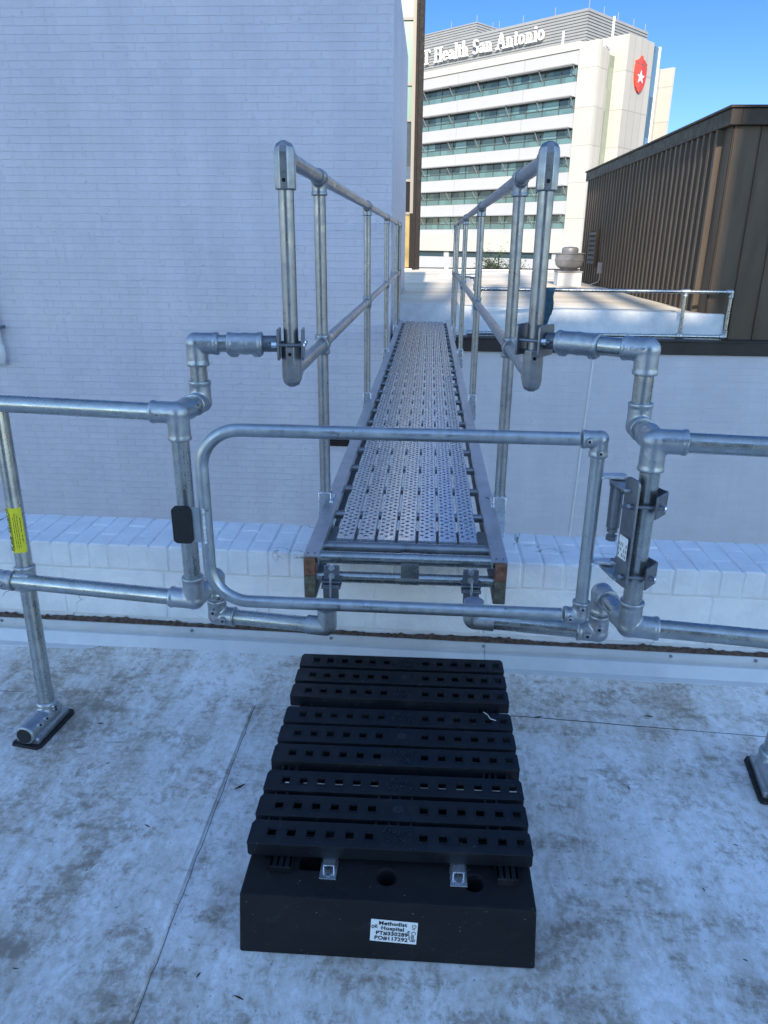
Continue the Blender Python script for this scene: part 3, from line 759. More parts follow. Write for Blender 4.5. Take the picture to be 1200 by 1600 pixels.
        text('label_heading', 'Kee Guard', .030, frame((ca+cb_)/2+nrm*(TR+.0012), tx, nrm.cross(tx)), 'ink', lb, .0002)
    # cast lettering on the three-way
    vd = (CAM-ft.location)
    cp = FS(s0, 0, zt)+out*.045-nf*.0318
    text('cast_lettering', 'KEE KLAMP', .0125, frame(cp+UZ*(-.002 if sgn < 0 else .012), uf, UZ), 'cast', ft, .0008)
    cp = B_-out*.042-nf*.0322+UZ*.006
    text('cast_lettering', 'KEE KLAMP', .0115, frame(cp, uf, UZ), 'cast', ft, .0008)

# ---------------------------------------------------------------- swing gate
GY = 1.795
gu = Vector((1, -.012, 0)).normalized(); gn = Vector((.012, 1, 0)).normalized()
GP = Vector((0, GY, 0))
def G(px, py, t=0): return onpl(px, py, GP+gn*t, gn)
gt = thing('safety_gate', 'galvanised pipe swing gate with rounded left corners closed across the footbridge', 'gate', G(330, 800)*1)
gTR = G(937, 684); gTL = G(311, 673); gBL = G(332, 941); gBR = G(907, 957)
zt_, zb_ = (gTR.z+gTL.z)/2, (gBL.z+gBR.z)/2
xl, xr = (gTL.x+gBL.x)/2, (gTR.x+gBR.x)/2
def gp(x, z): return Vector((x, GY-.012*x, z))
r_g = .0172
MB().tube([gp(xr-.05, zt_), gp(xl, zt_), gp(xl, zb_), gp(xr-.05, zb_)], r_g, 28, bend=.105, nb=14).build('gate_frame', 'gate', gt)
MB().tube([gp(xr, zt_-.02), gp(xr, zb_+.02)], r_g, 28).build('hinge_stile', 'gate', gt)
for z_, s_ in ((zt_, -1), (zb_, 1)):
    e_ = fitting(gt, gp(xr, z_), [(-gu, .044), (UZ*s_, .044)], r=.0222, name='gate_elbow', vox=.0022)
    screws(e_, gp(xr, z_)-gu*.030-gn*.022, -gn, .0085); screws(e_, gp(xr, z_)+UZ*s_*.030-gn*.022, -gn, .0085)
# latch plate with black rubber cover
lz = (G(300, 790).z+G(300, 846).z)/2; hh = (G(300, 790).z-G(300, 846).z)/2
lx0, lx1 = G(273, 820).x, G(322, 820).x
ly = GY-.004-.012*lx0
lyw = (lx1-lx0)
mtx = frame((lx0, GY-.0012*lx0+.0+.004, lz), (1, 0, 0), UZ)
lpt = plate('latch_plate', rrect(.012, -hh*.95, lyw, hh*.95, .010), [], .005, 'gate', gt, frame((lx0, GY-.003, lz), (1, 0, 0), UZ))
plate('rubber_cover', rrect(-.001, -hh, lyw*.62, hh, .013), [], .016, 'pad', lpt, frame((lx0, GY-.010, lz), (1, 0, 0), UZ), bevel=.0015)
w_ = MB(); k = 16
for i in range(k): w_.sphere((lx1+.001, GY-.010, lz-hh*.9+2*hh*.9*i/(k-1)), .0042+random.uniform(-.001, .0014), 8, 5)
w_.build('weld_bead', 'weld', lpt)
MB().tube([(lx1-.004, GY-.006, lz-hh*.95), (lx1-.004, GY-.006, lz+hh*.95)], .005, 10).build('weld_bead', 'gate', lpt)
# hinge
hz1, hz2 = F(965, 762, -.03).z, F(950, 900, -.03).z
hx = G(962, 800).x; hp = lambda z: gp(hx, z)+gn*.012
e = MB()
def ear(x0, x1, z, w, th):
    pts = [Vector((x0, gp(x0, 0).y-w*.55, z)), Vector((x1, gp(x1, 0).y-w, z)), Vector((x1+.010, gp(x1, 0).y-w*.5, z)), Vector((x1+.010, gp(x1, 0).y+w*.5, z)), Vector((x1, gp(x1, 0).y+w, z)), Vector((x0, gp(x0, 0).y+w*.55, z))]
    return MB().prism([p+gn*.012 for p in pts], UZ, th)
ear(xr+.010, hx+.010, hz1, .019, .009).build('hinge_ear', 'weld', gt, bevel=.002)
ear(xr+.010, hx+.006, hz2+.0, .017, .009).build('hinge_ear', 'weld', gt, bevel=.002)
for z_ in (hz1, hz2):
    w_ = MB()
    for i in range(7): w_.sphere(gp(xr+.016, z_)+gn*(-.012+.004*i)+UZ*.005, .005, 8, 5)
    w_.build('weld_bead', 'weld', gt)
hinge = thing('hinge', 'x', 'x'); bpy.data.objects.remove(hinge)
hb = MB(); c0 = hp(0)
pz = F(985, 690, -.03)
# lower knuckles fixed to the hinge plate on the right post
pc = FS(sR, 0, 0); pdir = (uf*-.42+nf*.91).normalized()      # plate runs back-left beside the post
p0 = pc-uf*.030-nf*.052
zpt, zpb = F(1008, 752, -.04).z, F(980, 918, -.04).z
pn = Vector((-pdir.y, pdir.x, 0)); pn = pn if pn.dot(uf) < 0 else -pn
W_ = .056
mt_ = frame(p0+UZ*zpb+pn*.0, pdir, UZ)
hpl = plate('hinge_plate', rrect(0, 0, W_, zpt-zpb, .012), [], .006, 'hinge', gr, mt_ if mt_.to_3x3().col[2].dot(pn) > 0 else mt_ @ Matrix.Translation((0, 0, .006)))
hgap = zpt-zpb
pm_ = p0+pdir*W_*.5
for z_ in (hz1-.012, hz2-.012):
    a_ = hp(z_); c_ = pm_+UZ*z_
    d_ = Vector((c_.x-a_.x, c_.y-a_.y, 0)).normalized(); sdv = Vector((-d_.y, d_.x, 0))
    poly = [a_-d_*.020+sdv*.012, a_-d_*.020-sdv*.012, a_-d_*.008-sdv*.021, a_+d_*.012-sdv*.021, c_-sdv*.016, c_+sdv*.016, a_+d_*.012+sdv*.021, a_-d_*.008+sdv*.021]
    MB().prism(poly, UZ, .009).build('hinge_knuckle', 'gate', gr, bevel=.002)
MB().tube([hp(hz1-.012), hp(hz1-.022), hp(hz1-.024), hp(hz1-.133), hp(hz1-.136)], .017, 28, rs=[.021, .020, .0175, .0165, .014]).build('spring_barrel', 'hinge', gr)
MB().tube([hp(hz1-.134), hp(hz1-.146)], .0135, 24).build('barrel_nut', 'hinge', gr)
MB().tube([hp(hz1-.146), hp(hz1-.158)], .008, 16).build('barrel_nut', 'hinge', gr)
MB().tube([hp(hz1-.156), hp(hz1-.169)], .0145, 6).build('hex_nut', 'hinge', gr)
MB().tube([hp(hz2-.010), hp(hz2-.020), hp(hz2-.026)], .011, 14, rs=[.012, .012, .006]).build('hex_nut', 'bright', gr)
# small white maker's label on the plate (parts of a few strokes)
lbm = frame(p0+pdir*.023+UZ*(zpb+hgap*.37)+pn*.0068, pdir if pdir.cross(UZ).dot(pn) > 0 else -pdir, UZ)
ml = plate('maker_label', rrect(-.019, -.030, .019, .030, .003), [], .0006, 'sticker', hpl, lbm)
for q in range(5):
    for w_i in range(3):
        if (q*3+w_i) % 4 == 3: continue
        yq = -.020+.014*w_i
        plate('label_print', rrect(-.016+q*.0075, yq-.005, -.0142+q*.0075, yq+.0045, .0004, 2), [], .0004, 'ink', ml, lbm @ Matrix.Translation((0, 0, .0009)))
# V-shaped clamp shoes and their long bolts round the right gate post
for zc in (F(1030, 785, 0).z, F(1005, 893, 0).z):
    c_ = pc+UZ*zc; hgt_ = .058
    v_ = MB(); dq = uf*.0
    e0 = c_+uf*.012+nf*.052; e1 = c_+uf*.046+nf*.0; e2 = c_+uf*.014-nf*.050
    e1a = e1+uf*.002
    for a_, b2_ in ((e0, e1), (e1, e2)):
        d2 = (b2_-a_).normalized(); n2 = Vector((-d2.y, d2.x, 0))
        v_.prism([a_-UZ*hgt_/2, b2_-UZ*hgt_/2, b2_+UZ*hgt_/2, a_+UZ*hgt_/2], n2, .005)
    v_.build('clamp_shoe', 'clamp', gr, bevel=.0015)
    for tt, zz in ((-.034, -.004), (.034, .014)):
        s_ = c_+uf*.036+nf*tt+UZ*zz; q_ = c_-uf*.062+nf*(tt-.004)+UZ*zz
        MB().tube([s_, q_], .0042, 12).build('clamp_bolt', 'hinge', gr)
        dv = (q_-s_).normalized()
        MB().tube([q_-dv*.020, q_-dv*.011], .009, 6).build('bolt_nut', 'hinge', gr)
        MB().tube([s_-dv*.002, s_-dv*.007, s_-dv*.009], .008, 12, rs=[.0085, .007, .003]).build('bolt_head', 'bright', gr)

# ---------------------------------------------------------------- footbridge
fbz = .55
bx0, bx1, by0, by1 = -.381, .272, 2.14, 9.80
cx = (bx0+bx1)/2
br_ = thing('footbridge', 'long aluminium footbridge of seven perforated planks with pipe handrails spanning to the far roof', 'footbridge', (cx, 2.2, .4))
for s, xo in ((1, bx0), (-1, bx1)):
    xi = xo+s*.050
    prof = [(xo, .548), (xo, .552), (xi, .552), (xi, .526), (xi-s*.003, .526), (xi-s*.003, .547), (xo+s*.018, .547), (xo+s*.018, .414), (xo+s*.040, .414), (xo+s*.040, .404), (xo, .404), (xo, .410)]
    P0 = [Vector((x_, by0, z_)) for x_, z_ in prof]
    MB().prism(P0, (0, 1, 0), by1-by0).build('side_beam', 'beam', br_, smooth=20)
    # weathered end grain blocks
    MB().bb((xo+s*.001, by0-.012, .483), (xo+s*.036, by0+.02, .5455)).build('end_block', simple('brown_end_block', (.13, .075, .055), .7, 0, 40, .4, .5, 80, .003) if s > 0 else 'end_brown', br_, bevel=.002) if False else None
M['end_brown'] = simple('brown_end_block', (.21, .095, .055), .7, 0, 45, .5, .6, 90, .003)
M['end_olive'] = simple('olive_end_block', (.13, .12, .085), .75, 0, 45, .6, .8, 70, .003)
for s, xo in ((1, bx0), (-1, bx1)):
    xa, xb = sorted((xo+s*.0015, xo+s*.038))
    MB().bb((xa, by0-.010, .486), (xb, by0+.03, .5455)).build('end_block', 'end_brown', br_, bevel=.002, label='rusty brown end block of the side beam')
    MB().bb((xa, by0-.007, .405), (xb, by0+.03, .484)).build('end_block', 'end_olive', br_, bevel=.002, label='olive brown end block of the side beam')
    for dx in (.012, .034):
        MB().tube([(xo+s*dx, by0+.022, .552), (xo+s*dx, by0+.022, .5545)], .0035, 10).build('beam_rivet', 'hinge', br_)
    MB().tube([(xo+s*.02, by0+.62, .552), (xo+s*.02, by0+.62, .5545)], .008, 14).build('beam_rivet', 'hinge', br_)
# rungs
for i in range(25):
    y = 2.31+.306*i
    MB().tube([(bx0+.02, y, .518), (bx1-.02, y, .518)], .016, 16).build('rung', 'alu', br_)
# planks with raised slip-resistant beads and pierced slots
pwid = .0615; x0 = cx-.243; pitch = (.486-pwid)/6
for k in range(7):
    xa = x0+k*pitch; xb = xa+pwid
    b = MB()
    prof = [(xa, .520), (xa, .5375), (xa+.002, .5395), (xb-.002, .5395), (xb, .5375), (xb, .520)]
    b.prism([(x_, 2.325, z_) for x_, z_ in prof], (0, 1, 0), by1-.03-2.325)
    po = b.build('plank', 'deck', br_, smooth=20)
    dots = MB(); holes = MB(); y = 2.36; r_ = 0
    while y < by1-.06:
        for xx in ((.012, .047) if r_ % 2 else (.0295,)):
            xc = xa+xx+random.uniform(-.001, .001); a_, b3 = .0082, .0056
            vs = [(xc-a_, y, .5394), (xc+a_, y, .5394), (xc-a_*.5, y+b3, .5394), (xc+a_*.5, y+b3, .5394), (xc-a_*.5, y-b3, .5405), (xc+a_*.5, y-b3, .5405), (xc, y+.0005, .5416)]
            dots.add(vs, [(0, 2, 6), (2, 3, 6), (3, 1, 6), (1, 5, 6), (5, 4, 6), (4, 0, 6)])
            holes.add([(xc-a_*.62, y-b3*.9, .54068), (xc+a_*.62, y-b3*.9, .54068), (xc+a_*.35, y-b3*.35, .5415), (xc-a_*.35, y-b3*.35, .5415)], [(0, 1, 2, 3)])
        y += .0185; r_ += 1
    for pp in po.data.polygons: pp.use_smooth = False
    join_into(po, dots); join_into(po, holes, 'black_hole')
# end tubes
MB().tube([(bx0+.022, 2.285, .524), (bx1-.022, 2.285, .524)], .0165, 24).build('end_tube', 'alu', br_)
for xa, xb in ((bx0+.065, cx-.004), (cx+.002, bx1-.060)):
    MB().tube([(xa, 2.285, .524), (xb, 2.285, .524)], .0205, 24).build('end_sleeve', 'alu', br_)
MB().tube([(bx0+.022, 2.185, .530), (bx1-.022, 2.185, .530)], .0205, 28).build('end_tube', 'pipe', br_)
MB().tube([(bx0+.030, 2.165, .470), (bx1-.030, 2.165, .470)], .0185, 28).build('end_tube', 'pipe', br_)
b = MB(); b.tube([(cx-.028+.016, 2.185, .530), (cx+.030+.016, 2.185, .530)], .0222, 28); b.tube([(cx-.028+.016, 2.165, .470), (cx+.030+.016, 2.165, .470)], .0205, 28)
b.bb((cx-.012, 2.147, .470), (cx+.046, 2.151, .530))
sb_ = b.build('tie_bracket', 'pipe', br_, smooth=40)
for dx, z_ in ((.006, .506), (.030, .506), (.03, .527)):
    MB().tube([(cx+dx, 2.147, z_), (cx+dx, 2.1445, z_)], .0042, 10).build('bracket_rivet', 'hinge', sb_)
# handrails: loop ends, posts, rails
ys_ = [2.70, 4.72, 6.85, 8.85, 9.68]; RZ = 1.703; MZ = 1.148; rr_ = .0205
for s, xr_ in ((-1, -.391), (1, .299)):
    yL = 2.075; xL = -.384 if s < 0 else .292
    MB().tube([(xL, yL+.02, RZ), (xr_, 9.70, RZ)], rr_, 28).build('handrail', 'alu', br_)
    MB().tube([(xL, yL+.02, MZ), (xr_, 9.70, MZ)], rr_, 28).build('knee_rail', 'alu', br_)
    MB().tube([(xL, yL, MZ+.02), (xL, yL, RZ-.02)], rr_, 28).build('end_post', 'alu', br_)
    for zc, d_ in ((RZ, -1), (MZ, 1)):
        b = MB(); q = .0275
        # faceted corner casting: eight-sided sleeve with a hipped end
        path = [(xL, yL, zc+d_*.078), (xL, yL, zc+d_*.0), (xL, yL, zc-d_*.022)]
        b.tube([Vector((xL, yL, zc+d_*.078)), Vector((xL, yL, zc+d_*.074)), Vector((xL, yL, zc-d_*.010)), Vector((xL, yL+.001, zc-d_*.021)), Vector((xL, yL+.003, zc-d_*.029)), Vector((xL, yL+.005, zc-d_*.034))], q, 8, rs=[.0268, .0288, .0288, .0268, .0225, .0150], phase=math.pi/8)
        b.tube([Vector((xL, yL-.006, zc)), Vector((xL, yL+.04, zc)), Vector((xL, yL+.043, zc))], q, 8, rs=[.026, .0275, .025], phase=math.pi/8)
        oc = b.build('corner_casting', 'alu', br_, smooth=12, bevel=.0025)
        MB().tube([(xL, yL-.0262, zc+d_*.055), (xL, yL-.0272, zc+d_*.055)], .0052, 14).build('screw_hole', 'black_hole', oc)
    for i, y in enumerate(ys_):
        xp = xL+(xr_-xL)*(y-yL)/(9.7-yL)
        MB().tube([(xp, y, .40), (xp, y, RZ)], rr_, 28).build('post', 'alu', br_)
        # side-mounted square socket on the beam
        so2 = MB(); so2.box((xp, y, .50), (.050, .055, .17)); so2.box((xp-s*.028, y, .50), (.012, .10, .12))
        so2.build('post_socket', 'deck', br_, bevel=.003)
        tee = MB().tube([(xp, y-.035, RZ), (xp, y+.035, RZ)], .0268, 28)
        if i < 3:
            fitting(br_, (xp, y, RZ), [((0, 1, 0), .036), ((0, -1, 0), .036), ((0, 0, -1), .058)], r=.0262, name='handrail_tee', mat='alu', vox=.0028)
            fitting(br_, (xp, y, MZ), [((0, 0, 1), .036), ((0, 0, -1), .036), ((0, 1, 0), .030), ((0, -1, 0), .030)], r=.0262, name='knee_rail_cross', mat='alu', vox=.0028)
        else:
            MB().tube([(xp, y-.03, RZ), (xp, y+.03, RZ)], .026, 20).tube([(xp, y, RZ-.05), (xp, y, RZ)], .026, 20).build('handrail_tee', 'alu', br_)
            MB().tube([(xp, y-.03, MZ), (xp, y+.03, MZ)], .026, 20).tube([(xp, y, MZ-.035), (xp, y, MZ+.035)], .026, 20).build('knee_rail_cross', 'alu', br_)

# ---------------------------------------------------------------- black step platform
ST = .222
sp_ = thing('step_platform', 'black plastic step platform of nine slatted treads in front of the gate', 'step platform', (-.05, 1.65, 0))
rows = [(1.992, 2.070), (1.908, 1.984), (1.824, 1.900), (1.716, 1.796), (1.632, 1.710), (1.548, 1.626), (1.450, 1.530), (1.364, 1.442), (1.276, 1.356)]
tx0, tx1 = -.380, .268
def tread_x(y): return tx0+.012*(y-1.27)/.8*-1, tx1-.012*(y-1.27)/.8
HX = [-.328, -.283, -.238, -.193, -.148, -.103]
HX2 = [.022, .067, .112, .157, .202, .244]
ST0 = ST
for i, (ya, yb) in enumerate(rows):
    ST = ST0+(.014, .004, -.004)[i//3]; ya += .006
    yc = (ya+yb)/2; hd = (yb-ya)/2
    tl, tr_ = tx0, tx1
    skew = lambda x: .004*(x+.05)
    outer = [(tl+.004, -hd), (tr_-.004, -hd), (tr_, -hd+.004), (tr_, hd-.012), (tr_-.006, hd), (tl+.006, hd), (tl, hd-.012), (tl, -hd+.004)]
    holes = []
    for hx_ in HX+HX2:
        holes.append([(hx_-.0095, -.0095), (hx_+.0095, -.0095), (hx_+.0095, .0095), (hx_-.0095, .0095)])
    mtx = Matrix.Translation((0, yc, ST)) @ Matrix.Rotation(R(.6), 4, 'Z')
    t_ = plate('tread', outer, holes, .006, 'plastic', sp_, mtx, bevel=.0012, smooth=25)
    # hollow tread: downstand skirts round the edge, ribs beneath, frames round the holes
    sk2 = MB(); z0_, z1_ = ST-.034, ST-.0045
    sk2.bb((tl+.001, -hd+.0015, 0), (tr_-.001, -hd+.0045, 0))
    sk2 = MB()
    def lb2(x0_, y0_, x1_, y1_, za=z0_, zb=z1_):
        sk2.bb((x0_, y0_, za), (x1_, y1_, zb))
    lb2(tl+.004, -hd+.0008, tr_-.004, -hd+.0038); lb2(tl+.006, hd-.004, tr_-.006, hd-.001)
    lb2(tl+.0008, -hd+.004, tl+.0035, hd-.012); lb2(tr_-.0035, -hd+.004, tr_-.0008, hd-.012)
    sk2.tf(Matrix.Translation((0, yc, 0)) @ Matrix.Rotation(R(.6), 4, 'Z'))
    sk2.build('tread_skirt', 'plastic', t_, smooth=0)
    fr_ = MB()
    for hx_ in HX+HX2:
        for (a_, b_, c_, d_) in ((-.0145, -.0148, -.0118, .0148), (.0118, -.0148, .0145, .0148), (-.0117, -.0148, .0117, -.0122), (-.0117, .0122, .0117, .0148)):
            fr_.bb((hx_+a_, b_, ST-.001), (hx_+c_, d_, ST+.0009))
    fr_.tf(Matrix.Translation((0, yc, 0)) @ Matrix.Rotation(R(.6), 4, 'Z'))
    join_into(t_, fr_)
    # moulded name and boss in the middle of the tread
    if i % 3 == 1:
        MB().lathe((-.040, yc, ST), [(.0001, -.001), (.013, -.001), (.013, .0012), (.0085, .0012), (.0083, .0004), (.0001, .0004)], 20).build('moulded_boss', 'letter', t_)
        MB().lathe((-.040, yc, ST), [(.0001, -.001), (.004, -.001), (.004, .0011), (.0001, .0012)], 12).build('moulded_boss', 'letter', t_)
        MB().box((-.022, yc+.001, ST+.0006), (.014, .0014, .0012)).build('moulded_boss', 'letter', t_)
    else:
        flip = (i % 3 == 2)
        m2 = Matrix.Translation((-.040, yc, ST+.0007))
        if flip: m2 = m2 @ Matrix.Rotation(math.pi, 4, 'Z')
        text('moulded_lettering', 'Kee\nSafety', .0275, m2, 'letter', t_, .0013, spacing=1.05)
ST = ST0-.004
# linking webs between neighbouring treads
wb = MB()
for i in range(8):
    ya = rows[i][0]; yb = rows[i+1][1]
    if i in (2, 5): xs = [-.345, -.330, -.310, .175, .190, .205, .235]
    else: xs = [-.345, -.318, -.090, -.060, -.038, -.008, .172, .200]
    for x_ in xs: MB().bb((x_-.0025, yb-.004, ST-.026), (x_+.0025, ya+.010, ST-.004)).build('linking_web', 'plastic', sp_, smooth=0)
for x_ in (-.345, -.295, .185, .235):
    MB().bb((x_-.004, 1.29, ST-.050), (x_+.004, 2.06, ST-.0345)).build('bearer', 'plastic', sp_, smooth=0)
for fx in (-.298, .210):
    for fy in (1.252, 2.02):
        b = MB()
        zb = .1655 if fy < 1.5 else .0
        for dx in (-.021, -.007, .007, .021): b.bb((fx+dx-.002, fy, zb+.018), (fx+dx+.002, fy+.035, ST-.0345))
        b.bb((fx-.023, fy+.012, zb+.014), (fx+.023, fy+.040, ST-.035))
        b.bb((fx-.023, fy-.004, zb), (fx+.023, fy+.040, zb+.018))
        b.build('foot', 'plastic', sp_, smooth=0, bevel=.001)
for fx in (-.190, .102):
    b = MB(); b.bb((fx-.019, 1.238, .1655), (fx+.019, 1.36, .1675)); b.bb((fx-.013, 1.262, .1675), (fx-.010, 1.35, ST-.037)); b.bb((fx+.010, 1.262, .1675), (fx+.013, 1.35, ST-.037)); b.bb((fx-.013, 1.262, ST-.039), (fx+.013, 1.35, ST-.036))
    cl_ = b.build('steel_clip', 'bright', sp_, smooth=0, bevel=.0006)
    MB().tube([(fx, 1.250, .1675), (fx, 1.250, .1705)], .006, 6).build('clip_bolt', 'hinge', cl_)
# a pale thread on the third group of treads
pth = [ony(758, 1112, 1.75), ony(764, 1118, 1.75), ony(770, 1124, 1.75)]
pth = [onz(756, 1113, ST0+.0075), onz(762, 1117, ST0+.010), onz(766, 1123, ST0+.0075), onz(775, 1126, ST0+.0075)]
tag(MB().tube(pth, .0012, 6, bend=.004, nb=4).build('thread', 'thread'), 'short pale thread lying on a black tread at the right', 'thread')

# ---------------------------------------------------------------- rubber ballast blocks
def block(y0, y1, x0, x1, zt, holes, label, sticker=False):
    t = thing('rubber_block', label, 'ballast block', ((x0+x1)/2, (y0+y1)/2, 0))
    rings = []
    for (hx_, hy_, hr_, sq) in holes:
        rings.append(circ(hx_, hy_, hr_, 28) if not sq else rrect(hx_-hr_*1.25, hy_-hr_, hx_+hr_*1.25, hy_+hr_, .006, 3))
    ob = plate('block_body', rrect(x0, y0, x1, y1, .006, 3), rings, zt-.002, 'rubber', t, Matrix.Translation((0, 0, zt)), bevel=.005, bres=2)
    # sides lean in slightly and the front has a low chamfer
    for v in ob.data.vertices:
        k = max(0, v.co.z/zt)
        v.co.x += -(v.co.x-(x0+x1)/2)/(x1-x0)*2*.008*k
        if v.co.y < y0+.02: v.co.y += .006*k
    return t, ob
t_, ob_ = block(1.180, 1.50, -.384, .274, .1655, [(-.058, 1.255, .022, 0), (.140, 1.252, .022, 0), (.178, 1.345, .022, 0), (-.235, 1.288, .024, 1)], 'thick black rubber block under the front of the steps with a white hospital sticker')
sc_ = ony(614, 1457, 1.1835); sc_.y = 1.1822
tilt = Matrix.Rotation(R(-2.6), 4, 'Z')
lean = Vector((0, .006/.1655, 1)).normalized()
sm_ = frame(Vector((-.038, 1.1822, .088)), (1, 0, 0), lean) @ tilt
st_ = plate('sticker', rrect(-.051, -.0305, .051, .0305, .001, 2), [], .0006, 'sticker', ob_, sm_ @ Matrix.Translation((0, 0, .0006)), label='white label printed Methodist Hospital')
for body, dx, dy, sz in (('Methodist', -.003, .0215, .0142), ('Hospital', -.003, .0080, .0142), ('PT#330289', -.004, -.0065, .0142), ('PO#117292', -.005, -.0205, .0142)):
    text('sticker_print', body, sz, sm_ @ Matrix.Translation((dx, dy, .0011)), 'ink', st_, .0001, spacing=1.06, bold=.00045)
def scribble(pts, r=.0007, parent=st_):
    MB().tube([sm_ @ Vector((x_, y_, .0012)) for x_, y_ in pts], r, 6).build('handwriting', 'ink', parent)
scribble([(-.0475, .013), (-.049, .009), (-.046, .006), (-.043, .010), (-.0445, .0145), (-.0475, .013)])
scribble([(-.041, .007), (-.0405, .016), (-.037, .0155), (-.038, .012), (-.040, .011), (-.036, .007)])
text('handwriting', 'Dr Casillj', .0135, sm_ @ Matrix.Translation((.0430, 0, .0011)) @ Matrix.Rotation(R(-90), 4, 'Z') @ Matrix.Shear('XZ', 4, (0, 0)), 'ink', st_, .0001, spacing=.95)
scribble([(.031, .006), (.034, .001), (.0335, .006), (.030, .002), (.034, -.003), (.031, -.006), (.035, -.008)])
scribble([(.033, -.010), (.037, -.012), (.033, -.015), (.037, -.019)])
block(1.80, 2.03, -.350, .240, .165, [], 'black rubber block hidden beneath the rear treads of the steps')

# ---------------------------------------------------------------- debris on the membrane
random.seed(11)
deb = [(230, 1290, 1, 'dark twig bit left of the long seam, level with the middle treads'),
       (157, 1130, 1.1, 'dark crumb on the membrane just right of the left guardrail foot'),
       (375, 1229, 1.6, 'longest dark twig, lying between the long seam and the black steps'),
       (168, 1192, .7, 'small dark crumb by the brown drag marks near the left guardrail foot'),
       (24, 1513, .7, 'dark speck near the left edge of the picture, low on the membrane'),
       (135, 1359, .7, 'dark speck alone on the stained membrane at the left, midway down'),
       (310, 1523, 1, 'dark crumb between the long seam and the rubber block'),
       (373, 1558, 1.1, 'round dark spot below the left corner of the rubber block'),
       (1014, 1119, 1.3, 'dark twig lying on the cross seam on the right'),
       (842, 1120, 1.2, 'dark twig beside the top right corner of the black steps'),
       (982, 1230, 1.0, 'small dark chip on the membrane below the cross seam on the right'),
       (1100, 1390, .8, 'dark crumb on the right side of the membrane, nearest the rubber block'),
       (1150, 1320, .7, 'dark speck below the right guardrail foot'),
       (1165, 1500, .7, 'lowest dark speck at the right edge of the membrane')]
for px, py, s, lab in deb:
    P = onz(px, py, .004); a = random.uniform(0, 6.28); L = .008*s*random.uniform(.7, 1.4)
    d_ = Vector((math.cos(a), math.sin(a), random.uniform(-.05, .15)))
    q = P+d_*L+Vector((-d_.y, d_.x, 0))*L*random.uniform(-.4, .4)
    o = MB().tube([P-d_*L, P, q], .0016*s, 7, rs=[.0008*s, .0018*s, .0006*s]).build('twig', 'twig')
    tag(o, lab, 'debris', 'bits of debris on the roof membrane')

# ================================================================ FAR SIDE
WY = 9.40
# tall white brick block on the left
tb = thing('brick_building', 'tall windowless block of white painted brick on the left', 'building', (-4, WY+2, Z0))
b = MB(); b.bb((-14, WY, Z0), (-.475, WY+4.9, 4.45)); b.build('wall', 'brick', tb, smooth=0, bevel=.012)
v0, v1 = ony(515, 685, WY), ony(546, 697, WY)
vb = MB().bb((v0.x, WY-.02, v1.z), (v1.x, WY+.02, v0.z)).build('wall_vent', 'coping', tb, bevel=.004)
for i in range(3):
    zz = v1.z+(v0.z-v1.z)*(i+.5)/3; MB().bb((v0.x+.01, WY-.030, zz-.006), (v1.x-.01, WY-.021, zz+.006)).build('vent_slat', 'dark', vb, smooth=0)
dp = thing('downpipe', 'white painted pipe with a metal strap on the brick wall at the left edge', 'pipe', (-5.58, WY-.05, .3))
pxl = ony(-4, 530, WY-.06).x
MB().tube([(pxl-.02, WY-.06, 1.6), (pxl, WY-.06, .12)], .052, 24).build('pipe_run', 'white', dp)
MB().tube([(pxl, WY-.06, .22), (pxl, WY-.06, .19), (pxl, WY-.06, .06), (pxl-.01, WY-.06, -.02), (pxl-.04, WY-.06, -.05)], .07, 24, rs=[.056, .068, .070, .058, .02]).build('pipe_shoe', 'white', dp)
zs = ony(0, 511, WY-.06).z
MB().bb((pxl-.07, WY-.125, zs-.012), (pxl+.095, WY-.118, zs+.012)).bb((pxl+.075, WY-.12, zs-.02), (pxl+.10, WY-.001, zs+.02)).build('pipe_strap', 'hinge', dp, bevel=.003)

# low white brick building the bridge lands on
lw = thing('brick_building', 'low white brick building with a dark coping and pale flat roof beyond the gap', 'building', (3, 16, Z0))
MB().bb((-.470, WY, Z0), (9, WY+.25, .215)).build('wall', 'brick_low', lw, smooth=0)
MB().bb((-.470, WY-.035, .222), (9, WY+.18, .372)).build('coping', 'coping', lw, bevel=.004)
MB().bb((-.470, WY-.045, .3725), (9, WY+.20, .392)).build('coping_cap', 'coping', lw, bevel=.004)
a_ = ony(927, 565, WY-.004); c_ = ony(886, 850, WY-.004)
MB().prism([(a_.x-.012, WY-.005, .214), (a_.x+.012, WY-.005, .214), (c_.x+.012, WY-.005, -3), (c_.x-.012, WY-.005, -3)], (0, -1, 0), .006).build('joint_strip', 'white', lw, smooth=0)
# gutter strip behind the coping and the raised roof with its oblique kerb
ROOF = .70
ka, kb = Vector((-.47, 10.50, 0)), Vector((3.62, 9.50, 0))
n_ = 60
vs = []; fs = []
for i in range(n_+1):
    p = ka.lerp(kb, i/n_); w = .005*math.sin(i*.55)+.003*math.sin(i*1.7)
    vs += [p+Vector((0, -.03+w*.3, .385)), p+Vector((0, w*.6, .42)), p+Vector((0, w, ROOF-.012)), p+Vector((0, .008+w, ROOF)), p+Vector((0, .06, ROOF+.001))]
for i in range(n_):
    for a in range(4): fs.append([i*5+a, i*5+a+1, (i+1)*5+a+1, (i+1)*5+a])
MB().add(vs, fs).build('roof_kerb', 'curb', lw, smooth=60)
MB().add([(-.47, WY+.19, .388), (9, WY+.19, .388), (9, 9.9, .388), (-.47, 10.7, .388)], [(0, 1, 2, 3)]).build('gutter_membrane', 'curb', lw, smooth=0)
